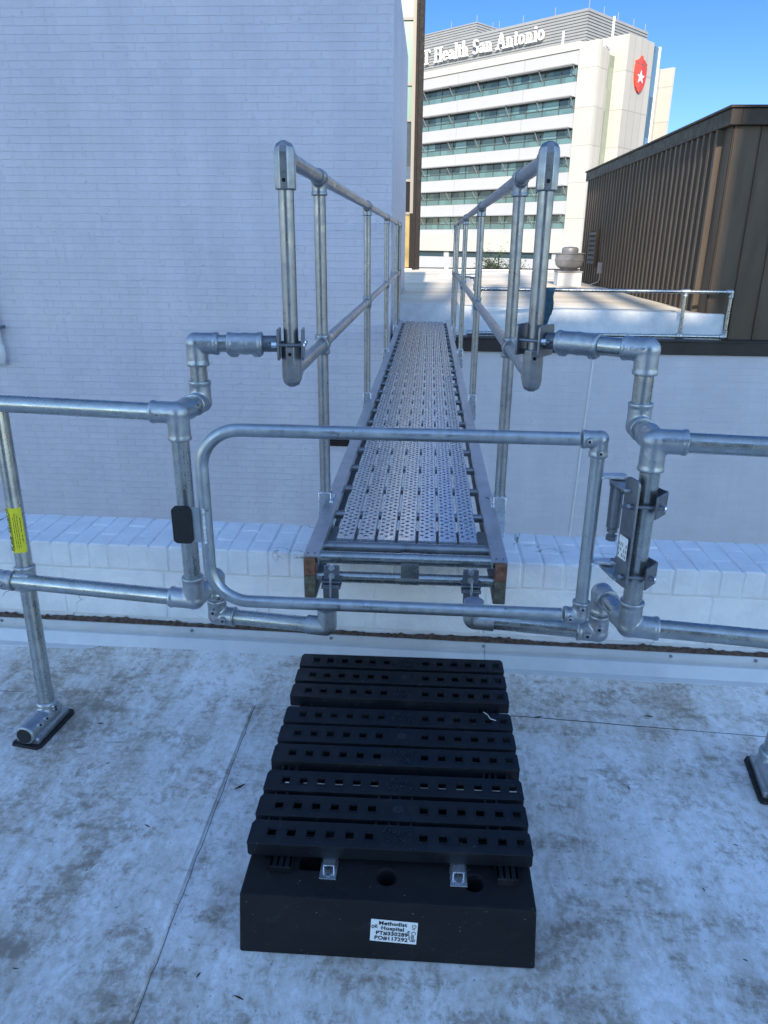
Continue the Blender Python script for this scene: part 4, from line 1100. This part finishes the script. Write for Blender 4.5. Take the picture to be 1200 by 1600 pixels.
MB().add([kb+Vector((0, -.03, .385)), kb+Vector((0, 0, ROOF)), kb+Vector((0, .4, ROOF)), kb+Vector((0, .4, .385))], [(0, 1, 2, 3)]).build('kerb_end', 'curb', lw, smooth=0)
b = MB()
gx_ = 40; gy_ = 50
for j in range(gy_+1):
    for i in range(gx_+1):
        x = -.47+(3.62+.47)*i/gx_
        ysr = 10.50+(9.50-10.50)*i/gx_+.06
        y = ysr+(24.0-ysr)*j/gy_
        z = ROOF+(0 if j in (0,) else .006*math.sin(x*2.3+y*.9)+.005*math.sin(y*2.1-x))
        b.v.append(Vector((x, y, z)))
for j in range(gy_):
    for i in range(gx_): b.f.append([j*(gx_+1)+i, j*(gx_+1)+i+1, (j+1)*(gx_+1)+i+1, (j+1)*(gx_+1)+i])
b.build('roof_membrane', 'far_roof', lw, smooth=60)
MB().bb((3.62, 9.9, ROOF-.02), (9, 24, ROOF-.001)).bb((-9, WY+4.95, ROOF-.02), (-.471, 24, ROOF-.001)).build('roof_membrane', 'far_roof', lw, smooth=0)
MB().bb((-9, 24.0, .45), (9, 24.12, .765)).build('roof_edge', 'dark', lw, bevel=.006)
MB().bb((-.8, 24.0, ROOF), (9, 23.9, ROOF+.03)).build('edge_strip', 'white', lw, smooth=0)

# railing on the far coping
rl = thing('guardrail', 'short galvanised guardrail on the dark coping in front of the brown building', 'guardrail', (2, 9.45, .39))
RY = 9.47
def RP(px, py): return ony(px, py, RY)
tl_, tr2 = RP(762, 448.5), RP(1140, 462); bl_, br2 = RP(735, 525), RP(1133, 537)
ztop = .965; zbot = .435
xe = RP(1136, 500).x
MB().tube([(.70, RY, ztop), (xe, RY, ztop)], .0225, 16).build('top_rail', 'pipe', rl)
MB().tube([(.53, RY, zbot), (xe, RY, zbot)], .0225, 16).build('bottom_rail', 'pipe', rl)
MB().tube([(xe, RY, zbot), (xe, RY, ztop)], .0225, 16).build('post', 'pipe', rl)
xm = RP(1065, 500).x
MB().tube([(xm, RY, zbot-.02), (xm, RY, ztop)], .0225, 16).build('post', 'pipe', rl)
for x_, z_, arms in ((xe, ztop, [((-1, 0, 0), .07), ((0, 0, -1), .07)]), (xe, zbot, [((-1, 0, 0), .07), ((0, 0, 1), .07)]), (xm, ztop, [((-1, 0, 0), .05), ((1, 0, 0), .05), ((0, 0, -1), .06)]), (xm, zbot, [((-1, 0, 0), .05), ((1, 0, 0), .05), ((0, 0, 1), .06)])):
    fitting(rl, (x_, RY, z_), arms, r=.031, vox=.006, smooth_it=3)
# swan neck joining it to the bridge rail end
p1, p2, p3 = ony(716, 431, 9.5), ony(744, 431, 9.5), ony(745, 449, 9.5)
MB().tube([(.33, 9.55, p1.z), (p2.x, 9.50, p1.z), (p2.x, 9.50, ztop), ], .0225, 16, bend=.05, nb=6).build('connector_pipe', 'pipe', rl)
fitting(rl, (p2.x, 9.50, p1.z-.003), [((-1, 0, 0), .075), ((0, 0, -1), .06)], r=.032, vox=.006, smooth_it=3)
fitting(rl, (p2.x, 9.49, ztop), [((1, 0, 0), .08), ((0, 0, 1), .06)], r=.032, vox=.006, smooth_it=3)
MB().tube([(p2.x, 9.49, ztop), (.78, RY, ztop)], .0225, 16).build('connector_pipe', 'pipe', rl)
fitting(rl, (.53, RY, zbot), [((-1, 0, 0), .05), ((1, 0, 0), .07), ((0, 1, 0), .06)], r=.032, vox=.006, smooth_it=3)

# blue rag hanging over the far top rail
b = MB(); nu, nv = 16, 22
rx0, rx1 = RP(851, 455).x, RP(868, 455).x
for side, drop in ((-1, .40), (1, .33)):
    o = len(b.v)
    for j in range(nv+1):
        t = j/nv
        for i in range(nu+1):
            s = i/nu
            L = drop*(1+.12*math.sin(s*5+side)+.06*math.sin(s*17))
            x = rx0+(rx1-rx0)*s+(-.055 if side < 0 else -.02)*t+.01*math.sin(t*7+s*3)
            if t < .1: ang = t/.1*math.pi/2; y = side*.026*math.sin(ang); z = ztop+.026*math.cos(ang)
            else: y = side*(.026+.012*math.sin(s*14+t*4)*t+.01*t); z = ztop-L*(t-.1)/.9
            b.v.append(Vector((x, RY+y, z)))
    for j in range(nv):
        for i in range(nu): b.f.append([o+j*(nu+1)+i, o+j*(nu+1)+i+1, o+(j+1)*(nu+1)+i+1, o+(j+1)*(nu+1)+i])
rg = b.build('rag', 'rag', smooth=60); sol = rg.modifiers.new('solid', 'SOLIDIFY'); sol.thickness = .003
tag(rg, 'dark blue rag hanging over the top rail of the far guardrail', 'rag')

# exhaust fan on its white kerb
ef = thing('exhaust_fan', 'spun aluminium mushroom exhaust fan on a white kerb beside the brown building', 'exhaust fan', (2.79, 15.6, ROOF))
fx, fy = 2.785, 15.75
MB().bb((fx-.235, fy-.22, ROOF-.01), (fx+.235, fy+.25, .955)).build('fan_kerb', 'white', ef, bevel=.01)
MB().bb((fx-.25, fy-.235, .955), (fx+.25, fy+.265, .985)).build('kerb_cap', 'fan', ef, bevel=.005)
MB().lathe((fx, fy, 0), [(.15, .985), (.16, 1.0), (.18, 1.03), (.225, 1.05), (.265, 1.10), (.28, 1.17), (.29, 1.18), (.29, 1.19), (.28, 1.195), (.275, 1.30), (.30, 1.31), (.295, 1.325), (.22, 1.327)], 36).build('fan_housing', 'fan', ef)
MB().lathe((fx, fy, 0), [(.16, 1.32), (.165, 1.39), (.155, 1.415), (.12, 1.435), (.02, 1.442)], 30).build('fan_dome', 'fan', ef)
# vent cone
cp_ = onz(697, 432, ROOF)
vc = MB().lathe((cp_.x, cp_.y, ROOF), [(.20, -.01), (.19, .01), (.09, .10), (.05, .16), (.048, .22), (.001, .222)], 20).build('roof_vent', 'white')
tag(vc, 'small white cone shaped vent on the sunlit far roof', 'vent')

# ---------------------------------------------------------------- brown metal clad building
BX = 3.42; BY = 9.60; BT = 2.78; BE = 17.75
bm_ = thing('metal_clad_building', 'dark brown building clad in ribbed sheet metal on the right', 'building', (6, 13, Z0))
b = MB(); y = BY+.30; z0 = ROOF-.02
pts = [(BX, BY+.02), (BX, y)]
while y < BE-.1:
    pts += [(BX, y), (BX-.062, y+.022), (BX-.062, y+.090), (BX, y+.115)]; y += .2235
pts.append((BX, BE))
# faces of the corrugation
vs, fs = [], []
for (x_, y_) in pts: vs += [Vector((x_, y_, z0)), Vector((x_, y_, BT))]
for i in range(len(pts)-1): fs.append([2*i, 2*i+1, 2*i+3, 2*i+2])
MB().add(vs, fs).build('ribbed_wall', 'brown', bm_, smooth=0)
b = MB(); x = BX; pts = [(BX, BY)]
while x < 9.5:
    pts += [(x, BY), (x+.012, BY), (x+.012, BY-.022), (x+.022, BY-.022), (x+.022, BY)]; x += .30
vs, fs = [], []
for (x_, y_) in pts: vs += [Vector((x_, y_, .380)), Vector((x_, y_, BT))]
for i in range(len(pts)-1): fs.append([2*i, 2*i+1, 2*i+3, 2*i+2])
MB().add(vs, fs).build('flat_seam_wall', 'brown', bm_, smooth=0)
MB().bb((BX+.03, BY+.03, Z0), (9.5, BE, BT-.01)).build('wall_core', 'brown', bm_, smooth=0)
b = MB()
b.bb((BX-.075, BY-.07, BT), (BX+.05, BE+.05, BT+.17)); b.bb((BX+.05, BY-.07, BT), (9.6, BY+.06, BT+.17)); b.build('roof_fascia', 'brown_trim', bm_, smooth=0, bevel=.006)
b = MB(); b.bb((BX-.10, BY-.095, BT+.172), (BX+.07, BE+.07, BT+.20)); b.bb((BX+.07, BY-.095, BT+.172), (9.6, BY+.08, BT+.20)); b.build('roof_drip_edge', 'brown_trim', bm_, smooth=0, bevel=.004)
MB().bb((BX+.06, BY+.07, BT+.02), (9.5, BE, BT+.12)).build('roof_top', 'coping', bm_, smooth=0)
# louvre and electric box near the far end
lv = thing('x', 'x', 'x'); bpy.data.objects.remove(lv)
ly0, ly1, lz0, lz1 = 15.9, 16.75, 1.10, 1.75
lo_ = MB().bb((BX-.075, ly0, lz0), (BX-.045, ly1, lz1)).build('louvre', 'dark', bm_, smooth=0)
for i in range(7):
    zz = lz0+(lz1-lz0)*(i+.5)/7
    MB().prism([(BX-.075, ly0+.03, zz+.02), (BX-.105, ly0+.03, zz-.03), (BX-.100, ly0+.03, zz-.034), (BX-.075, ly0+.03, zz+.008)], (0, 1, 0), ly1-ly0-.06).build('louvre_blade', 'brown', lo_, smooth=0)
MB().bb((BX-.13, ly0-.04, lz0-.04), (BX-.04, ly0-.001, lz1+.04)).build('louvre_frame', 'brown_trim', lo_, smooth=0)
MB().bb((BX-.12, 15.35, .95), (BX-.043, 15.50, 1.16)).build('switch_box', 'fan', bm_, bevel=.006)
MB().tube([(BX-.07, 15.42, .95), (BX-.07, 15.40, .80), (BX-.25, 15.55, .72), (BX-.45, 15.65, .74)], .012, 8, bend=.1).build('cable', 'fan', bm_)

# ---------------------------------------------------------------- glass fronted building behind the brick block
gb = thing('glass_building', 'glass curtain wall with a dark corner post behind the white brick block', 'building', (-3, 24.3, Z0))
GYY = 23.95
gx0, gx1 = -5.0, -.62
rowsz = [(7.36, 12.0, 'gl_green'), (5.75, 7.36, 'gl_green'), (4.83, 5.75, 'gl_green'), (3.23, 4.83, 'gl_mirror'), (2.32, 3.23, 'gl_dark'), (ROOF, 2.32, 'gl_gold')]
for za, zb, mn in rowsz:
    for xa in (-4.9, -3.4, -1.9):
        MB().bb((xa+.04, GYY+.05, za+.03), (xa+1.46 if xa < -2 else gx1-.05, GYY+.08, zb-.03)).build('glass_pane', mn, gb, smooth=0)
for za, zb, mn in rowsz[:-1]:
    MB().bb((-5, GYY+.0, za-.035), (gx1, GYY+.10, za+.035)).build('transom', 'mull_cream', gb, smooth=0)
for xa in (-4.9, -3.4, -1.9): MB().bb((xa-.03, GYY-.02, ROOF), (xa+.03, GYY+.12, 12)).build('mullion', 'mull_cream', gb, smooth=0)
MB().bb((gx1-.05, GYY-.04, 2.32), (gx1+.045, GYY+.12, 12)).build('mullion', 'mull_cream', gb, smooth=0)
MB().bb((gx1-.05, GYY-.04, ROOF), (gx1+.045, GYY+.12, 2.318)).build('mullion', 'dark', gb, smooth=0)
MB().bb((gx1+.047, GYY-.10, ROOF), (gx1+.13, GYY+.14, 12.2)).build('corner_post', 'dark', gb, bevel=.006)
MB().bb((gx1+.132, GYY-.13, ROOF), (gx1+.275, GYY+.14, 12.2)).build('corner_post', 'dark', gb, bevel=.006)
MB().bb((-5, GYY+.15, Z0), (gx1+.27, GYY+.4, 12)).build('wall_core', 'dark', gb, smooth=0)
MB().bb((-5, GYY-.10, 12.2), (gx1+.30, GYY+.42, 12.5)).build('roof_edge', 'dark', gb, smooth=0)

# ---------------------------------------------------------------- hospital tower
dK = ray(930, 200); KD = 130.0
K = Vector((dK.x, dK.y, 0))/math.hypot(dK.x, dK.y)*KD
vA = ray(-600, 367); vA.z = 0; vA.normalize()
ex = -vA; ey = Vector((-ex.y, ex.x, 0))
HM = Matrix((ex, ey, UZ)).transposed().to_4x4(); HM.translation = K
HI = HM.inverted()
def hA(px, py, y=0): q = onpl(px, py, K+ey*y, ey); return HI @ q      # on a plane parallel to the long face
def hB(px, py, x=0): q = onpl(px, py, K+ex*x, ex); return HI @ q      # on a plane parallel to the narrow face
ho = thing('hospital_tower', 'tall pale hospital with teal window bands and white roof lettering against the sky', 'building', (0, 0, 0))
ho.location = K; ho.rotation_euler = HM.to_euler()
def hpart(b, name, mat, parent=None, smooth=0, label=None, bevel=0):
    o = b.build(name, mat, None, smooth, bevel, label); o.parent = parent or ho; return o
LX = -75.0
xr2 = hA(939, 61).x
zpt_ = hA(939, 61).z
zc0 = (hA(663, 110).z+hA(911, 68).z)/2; zc1 = (hA(663, 121).z+hA(911, 80).z)/2
xp0 = hA(907, 90).x-.05
# body core
hpart(MB().bb((LX, .6, -8), (xr2-1.2, 19, zc0-.4)), 'wall_core', 'grey_panel')
hpart(MB().bb((LX, -.35, zc1), (xp0, .59, zc0)), 'cornice_band', 'cream')
hpart(MB().bb((xp0+.002, -.352, -8), (xr2, .7, zpt_)), 'corner_pier', 'cream')
tops = [102, 151, 199.5, 245, 290, 335]; bots = [127, 176, 223, 268, 313, 357]
wz = [(hA(905, a).z, hA(904, b_).z) for a, b_ in zip(tops, bots)]
prev = zc1
for i, (zt2, zb2) in enumerate(wz):
    hpart(MB().bb((LX, -.15, zt2+.012), (xp0, .55, prev-.012)), 'wall_panel', 'grey_panel')
    w = hpart(MB().bb((LX, .22, zb2+.95), (xp0, .40, zt2)), 'window_band', 'win')
    hpart(MB().bb((LX, .20, zb2), (xp0, .40, zb2+.93)), 'spandrel_band', 'spandrel', w)
    ml_ = MB(); x = xp0-.1; k = 0
    while x > LX:
        ml_.bb((x-.05, .10, zb2), (x+.05, .30, zt2)); x -= 3.1; k += 1
    ml_.bb((LX, .08, zb2+.90), (xp0, .28, zb2+1.0)); ml_.bb((LX, .08, zb2-.05), (xp0, .28, zb2+.05))
    hpart(ml_, 'mullion', 'frame', w)
    x = xp0-1.7; rnd = random.Random(i)
    while x > -58:
        wd = rnd.choice([1.5, 3.05, 1.5]); hpart(MB().bb((x-wd, .195, zb2+1.0), (x, .215, zt2)), 'open_pane', 'win_dark', w); x -= wd+rnd.choice([3.1, 4.65, 6.2])
    sh = MB(); sh.bb((LX, -1.25, zt2+.02), (xp0-.3, -1.05, zt2+.16)); 
    for q in (.25, .5, .75, .98): sh.bb((LX, -1.25+q-.04, zt2+.05), (xp0-.3, -1.25+q+.06, zt2+.12))
    x = xp0-.5
    while x > LX:
        sh.bb((x-.05, -1.2, zt2+.0), (x+.05, .0, zt2+.12))
        sh.prism([(x-.06, -1.1, zt2), (x-.06, -1.0, zt2), (x-.06, .2, zt2-1.5), (x-.06, .2, zt2-1.62)], (1, 0, 0), .12)
        x -= 6.2
    hpart(sh, 'sunshade', 'grey_metal', w)
    prev = zb2
zl1 = hA(895, 365).z; zl2 = hA(895, 396).z
hpart(MB().bb((LX, -.15, zl1+.01), (xp0, .55, prev-.012)), 'wall_panel', 'grey_panel')
hpart(MB().bb((LX, -.35, zl2), (xp0-.001, .58, zl1)), 'base_band', 'cream')
w = hpart(MB().bb((LX, .2, zl2-1.0), (xp0-.001, .5, zl2-.01)), 'window_band', 'win_dark')
ml_ = MB(); x = xp0-1
while x > LX: ml_.bb((x-1.2, .05, zl2-1.0), (x, .25, zl2-.01)); x -= 8.0
hpart(ml_, 'mullion', 'grey_panel', w)
hpart(MB().bb((LX, -.30, -8), (xp0-.001, .56, zl2-1.01)), 'plinth', 'grey_panel')
# recess to the right of the pier, glass strip, emblem tower
yb1 = hB(955, 77, xr2).y; zr = hB(948, 74, xr2).z
xr3 = xr2-.25
hpart(MB().bb((xr3-2, .705, -8), (xr3, yb1, zr)), 'side_wall', 'stone')
yb2 = hB(963, 84, xr3).y
hpart(MB().bb((xr3-2, yb1+.002, -8), (xr3-.2, yb2, zr-.6)), 'glass_strip', 'strip')
ylev = yb2
q = hA(984, 52, ylev); xt = q.x; ztw = q.z
q2 = hB(1022, 74, xt); ytw = q2.y
hpart(MB().bb((xr3-3, ylev+.003, -8), (xt, ytw, ztw)), 'emblem_tower', 'cream')
hpart(MB().bb((xt-.1, ylev+.05, -8), (xt+.04, ytw, ztw-.06)), 'emblem_wall', 'stone')
q3 = hB(1031, 78, xt); 
hpart(MB().bb((xt-2, ytw+.003, -8), (xt-.12, q3.y, ztw-.3)), 'glass_strip', 'bluestrip')
hpart(MB().bb((xt-2, q3.y+.003, -8), (xt+.05, q3.y+.35, ztw-.2)), 'side_fin', 'letters')
yl2 = q3.y+6.5
q4 = hA(1033, 108, yl2); q5 = hA(1053, 105, yl2)
hpart(MB().bb((xt-6, yl2-.9, -8), (q4.x, yl2+.5, q4.z)), 'side_wall', 'stone')
hpart(MB().bb((q4.x+.003, yl2, -8), (q5.x, yl2+.6, q5.z)), 'side_wing', 'cream')
# roof screens (horizontal ribs)
ysn = 3.2
q = hA(915, 62, ysn); xs = hA(920, 12, ysn).x; zs2 = hA(920, 12, ysn).z; ybk = hB(1012, 52, xs).y
def screen(x0_, y0_, x1_, y1_, za, zb, name='roof_screen'):
    s_ = MB(); s_.bb((x0_, y0_, za), (x1_, y1_, zb)); z = za+.15
    while z < zb-.1: s_.bb((x0_-.001, y0_-.13, z), (x1_+.13, y1_, z+.20)); z += .42
    return hpart(s_, name, 'grey_metal')
screen(LX, ysn, xs, ybk, zc0-.5, zs2)
qq = hA(745, 35, 14); screen(-90, 14, qq.x, 22, zs2-1.5, qq.z)
# rooftop rods
def rod(a, b_): hpart(MB().bb(a, b_), 'lightning_rod', 'grey_metal')
for px, py, yy in ((650, 52, 14), (705, 42, 14), (745, 33, 14)): p = hA(px, py, yy); rod((p.x-.04, yy, p.z-.5), (p.x+.04, yy+.08, p.z+1.0))
for px in (770, 780, 817, 866, 918): p = hA(px, 40, ysn); rod((p.x-.04, ysn, zs2-.1), (p.x+.04, ysn+.08, zs2+1.1))
for px, py in ((944, 22), (966, 30), (990, 40), (1008, 48)): p = hB(px, py, xs); rod((xs-.1, p.y, zs2-.1), (xs-.02, p.y+.1, zs2+1.0))
for px in (877, 961):
    p = hA(px, 60 if px < 900 else 40, .6 if px < 900 else 1.5); zz = zc0 if px < 900 else hA(961, 52, 1.5).z
    hpart(MB().bb((p.x-.12, 1.0, zz-.5), (p.x+.12, 1.2, zz+2.1)), 'roof_davit', 'letters')

# serif letters drawn with a broad-nib pen
def nib(path, w, h):
    return [(path[i], path[i+1]) for i in range(len(path)-1)], w, h
def arc(cx_, cy_, rx, ry, a0, a1, n=14):
    return [(cx_+rx*math.cos(R(a0+(a1-a0)*i/n)), cy_+ry*math.sin(R(a0+(a1-a0)*i/n))) for i in range(n+1)]
SW, TH = .115, .045
def gly(ch):
    """returns advance, list of (path, width, thickness) with cap height 1, x-height .66"""
    S = []
    def st(x, y0, y1, w=SW): S.append(([(x, y0), (x, y1)], w, TH))
    def se(x, y, w=.30): S.append(([(x-w/2, y), (x+w/2, y)], TH, TH))
    X = .64
    if ch == 'U': st(.17, .3, 1); S.append((arc(.42, .32, .25, .30, 180, 360), SW*.8, TH)); st(.67, .3, 1, .06); se(.17, .98); se(.67, .98, .26); return .86, S
    if ch == 'T': st(.36, 0, 1); S.append(([(.04, .97), (.68, .97)], TH, TH*1.2)); se(.36, .02, .34); S.append(([(.04, .80), (.04, .97)], TH, TH)); S.append(([(.68, .80), (.68, .97)], TH, TH)); return .74, S
    if ch == 'H': st(.17, 0, 1); st(.67, 0, 1); S.append(([(.17, .52), (.67, .52)], TH, TH)); [se(x, y) for x in (.17, .67) for y in (.02, .98)]; return .86, S
    if ch == 'e': S.append((arc(.27, .33, .20, .30, 0, 325, 18), SW*.85, TH)); S.append(([(.08, .36), (.46, .36)], TH, TH)); return .54, S
    if ch == 'a': st(.36, .05, .5); S.append((arc(.23, .46, .14, .16, 0, 170, 10), SW*.8, TH)); S.append((arc(.21, .18, .13, .16, 0, 360, 14), SW*.75, TH)); S.append(([(.36, .04), (.46, .04)], TH, TH)); return .50, S
    if ch == 'l': st(.14, 0, 1.05); se(.14, .02, .26); se(.10, 1.03, .12); return .28, S
    if ch == 't': st(.15, .06, .85); S.append(([(.03, .62), (.30, .62)], TH, TH)); S.append(([(.15, .05), (.24, .02), (.31, .07)], TH*1.2, TH)); return .34, S
    if ch == 'h': st(.13, 0, 1.05); S.append((arc(.28, .42, .15, .20, 180, 0, 10), SW*.7, TH)); st(.44, 0, .44); se(.13, .02, .26); se(.44, .02, .24); se(.09, 1.03, .12); return .60, S
    if ch == 'n': st(.13, 0, .64); S.append((arc(.28, .42, .15, .20, 180, 0, 10), SW*.7, TH)); st(.44, 0, .44); se(.13, .02, .26); se(.44, .02, .24); se(.09, .62, .12); return .60, S
    if ch == 'S': S.append((arc(.28, .74, .18, .23, 20, 270, 14)+arc(.28, .26, .19, .25, 90, -160, 14), SW*.8, TH)); return .58, S
    if ch == 'A': S.append(([(.06, 0), (.36, 1)], .055, TH)); S.append(([(.36, 1), (.68, 0)], SW*1.1, TH)); S.append(([(.18, .36), (.56, .36)], TH, TH)); se(.07, .02, .26); se(.68, .02, .30); return .80, S
    if ch == 'o': S.append((arc(.27, .32, .19, .29, 0, 360, 20), SW*.85, TH)); return .55, S
    if ch == 'i': st(.13, 0, .64); se(.13, .02, .26); se(.09, .62, .12); S.append(([(.13, .84), (.13, .90)], .13, .05)); return .27, S
    return .30, S
def pen(b, path, w, h, ox, oz, sc, y0, y1, jit):
    for (xa, za), (xb, zb) in zip(path[:-1], path[1:]):
        pts = [(xa+sx*w/2, za+sz*h/2) for sx in (-1, 1) for sz in (-1, 1)]+[(xb+sx*w/2, zb+sz*h/2) for sx in (-1, 1) for sz in (-1, 1)]
        pts = sorted(set((round(x, 5), round(z, 5)) for x, z in pts))
        def cr(o, a, c): return (a[0]-o[0])*(c[1]-o[1])-(a[1]-o[1])*(c[0]-o[0])
        lo = []
        for p in pts:
            while len(lo) > 1 and cr(lo[-2], lo[-1], p) <= 0: lo.pop()
            lo.append(p)
        up_ = []
        for p in pts[::-1]:
            while len(up_) > 1 and cr(up_[-2], up_[-1], p) <= 0: up_.pop()
            up_.append(p)
        hull = lo[:-1]+up_[:-1]; jit[0] += .0012
        b.prism([(ox+x*sc, y0-jit[0], oz+z*sc) for x, z in hull], (0, 1, 0), y1-y0+jit[0])
ph = hA(858, 60, ysn-.5); pt0 = hA(664, 100, ysn-.5)
ztxt = (hA(664, 98, ysn-.5).z+hA(850, 66, ysn-.5).z)/2
cap = hA(850, 44, ysn-.5).z-hA(850, 66, ysn-.5).z
cap = cap*1.12
word = 'UT Health San Antonio'
adv = sum(gly(c)[0] for c in word)+.07*len(word)
xend = hA(852, 60, ysn-.5).x; xH = hA(679, 90, ysn-.5).x
advH = sum(gly(c)[0]+.07 for c in word[3:])
sx_ = (xend-xH)/advH
print('letters', cap, sx_)
ox = xend-sx_*adv; kx = sx_/cap
for ch in word:
    a_, S_ = gly(ch)
    if S_:
        b = MB(); jit = [0.0]
        for path, w, h in S_: pen(b, [(x*kx, z) for x, z in path], w*kx, h*1.3, ox, ztxt, cap, ysn-.75, ysn-.40, jit)
        hpart(b, 'sign_letter', 'letters')
    ox += (a_+.07)*sx_
# red shield emblem with a silver star
cS = hB(1000, 112, xt); yS = cS.y
sz1, sz2 = hB(998, 86, xt).z, hB(996, 146, xt).z
yl_, yr_ = hB(990, 112, xt).y, hB(1007.5, 112, xt).y
hw = (yr_-yl_)/2; hc = (yl_+yr_)/2
def shp(u_, v_): return (xt+.35, hc+u_*hw, sz2+(sz1-sz2)*v_)
half = [(0, 1.0), (.10, .97), (.16, .93), (.30, .90), (.42, .88), (.52, .90), (.60, .86), (.72, .84), (.86, .82), (.98, .82), (.92, .74), (1.0, .70), (1.0, .62), (.99, .45), (.88, .28), (.62, .13), (.3, .04), (0, 0)]
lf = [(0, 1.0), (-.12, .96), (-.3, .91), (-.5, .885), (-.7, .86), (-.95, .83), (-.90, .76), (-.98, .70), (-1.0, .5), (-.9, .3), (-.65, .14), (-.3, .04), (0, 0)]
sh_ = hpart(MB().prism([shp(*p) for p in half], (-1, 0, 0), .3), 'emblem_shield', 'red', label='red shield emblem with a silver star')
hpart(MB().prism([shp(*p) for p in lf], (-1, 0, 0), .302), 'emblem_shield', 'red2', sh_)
MBb = MB().prism([(xt+.36, hc-hw*.97, sz2+(sz1-sz2)*.775), (xt+.36, hc+hw*.97, sz2+(sz1-sz2)*.775), (xt+.36, hc+hw*.97, sz2+(sz1-sz2)*.76), (xt+.36, hc-hw*.97, sz2+(sz1-sz2)*.76)], (-1, 0, 0), .02)
hpart(MBb, 'emblem_band', 'frame', sh_)
Hh = (sz1-sz2)
st5 = [(xt+.40, hc+math.sin(2*math.pi*k/10)*hw*(.72 if k % 2 == 0 else .30), sz2+Hh*.42+math.cos(2*math.pi*k/10)*Hh*(.19 if k % 2 == 0 else .075)) for k in range(10)]
hpart(MB().prism(st5, (-1, 0, 0), .06), 'emblem_star', 'star', sh_)

# ---------------------------------------------------------------- bush-like tree top beyond the far roof edge
def tree(px, py, y, w, h, seed, label):
    rnd = random.Random(seed)
    c = ony(px, py, y); t = thing('tree', label, 'tree', (c.x, y, Z0))
    b = MB(); b.tube([(c.x, y, Z0), (c.x+.05, y, c.z-h*.5), (c.x, y, c.z)], .1, 8, rs=[.12, .08, .03])
    tips = []
    for i in range(26):
        a = rnd.uniform(0, 6.28); s = Vector((c.x, y, c.z-h*rnd.uniform(.2, .9))); e = s+Vector((math.cos(a)*w*rnd.uniform(.3, 1), math.sin(a)*w*.8*rnd.uniform(.3, 1), h*rnd.uniform(.2, .75)))
        md = (s+e)/2+Vector((0, 0, .1)); b.tube([s, md, e], .02, 5, rs=[.03, .018, .008]); tips += [e, md, (md+e)/2]
    b.build('trunk', 'bark', t)
    lf_ = MB()
    for p in tips:
        for k in range(34):
            q = p+Vector((rnd.gauss(0, .17), rnd.gauss(0, .17), rnd.gauss(0, .13)))
            d1 = Vector((rnd.gauss(0, 1), rnd.gauss(0, 1), rnd.gauss(0, .6))).normalized()*rnd.uniform(.03, .06); d2 = d1.orthogonal().normalized()*.018
            lf_.add([q-d1, q+d2, q+d1, q-d2], [(0, 1, 2, 3)])
    lf_.build('crown', 'leaf', t, smooth=0)
tree(778, 418, 29, .95, 1.1, 3, 'leafy tree whose top shows above the far roof edge')

# ---------------------------------------------------------------- unseen blocks added behind the viewer, shaped to cast the shade on this roof
DB = -26.0; ce, se_ = math.cos(R(ELEV)), math.sin(R(ELEV))
sa, ca = math.sin(R(SAZ)), math.cos(R(SAZ))
def hz(x, y, z):          # height a wall at y = DB needs to shade the point (x, y, z)
    dist = (y-DB)/ca
    return z+dist*se_/ce
def hx(x, y): return x-(y-DB)*sa/ca
xl_, xr_ = hx(-.25, 9.4), hx(3.39, 9.6)
zL = hz(0, 10.45, ROOF); zR = hz(0, 9.6, ROOF); zT = hz(0, 9.4, 4.2)
sh1 = thing('tall_shade_block', 'tall unseen block added behind the viewer on the left for shade', 'building', (xl_-3, DB-4, Z0))
MB().bb((xl_-12, DB-10, Z0), (xl_, DB, zT)).build('wall', 'brickred', sh1, smooth=0)
sh2 = thing('tall_shade_block', 'tall unseen block added behind the viewer on the right for shade', 'building', (xr_+4, DB-4, Z0))
MB().bb((xr_, DB-10, Z0), (xr_+8, DB, zT)).build('wall', 'brickred', sh2, smooth=0)
sh3 = thing('low_shade_block', 'lower unseen block added between the two, its top shaped for the shadow edge', 'building', ((xl_+xr_)/2, DB-4, Z0))
MB().prism([(xl_+.002, DB, Z0), (xr_-.002, DB, Z0), (xr_-.002, DB, zR), (xl_+.002, DB, zL)], (0, -1, 0), 9).build('wall', 'brickred', sh3, smooth=0)
for root_, xa, xb in ((sh1, xl_-11.5, xl_-2.4), (sh2, xr_+.6, xr_+6)):  # window panels dress the added shade blocks
    for zf in (1.5, 5.1, 8.7, 12.3, 15.9):
        x = xa
        while x < xb:
            MB().bb((x, DB-.02, zf), (x+2.0, DB+.03, zf+1.8)).build('window', 'win_dark', root_, smooth=0); x += 3.6
# unseen poles added on that roof to cast soft shadow streaks across the far roof
for x_, hgt_, r_, lab in ((.25, 4.6, .17, 'leftmost'), (.9, 3.2, .14, 'shortest'), (1.55, 6.0, .18, 'tallest'), (2.35, 4.0, .15, 'second from the right'), (3.0, 5.5, .17, 'rightmost')):
    zz = zL+(zR-zL)*(x_+.25)/3.7; x_ = hx(x_, 12)
    tag(MB().tube([(x_-.12, DB-1.0, zz-.4), (x_+.25, DB-1.0, zz+hgt_)], r_, 10).build('streak_occluder', 'hinge'), 'unseen added shadow mast on the roof behind the viewer, '+lab+' of five', 'occluder', 'added occluders that streak the far roof with shadow')
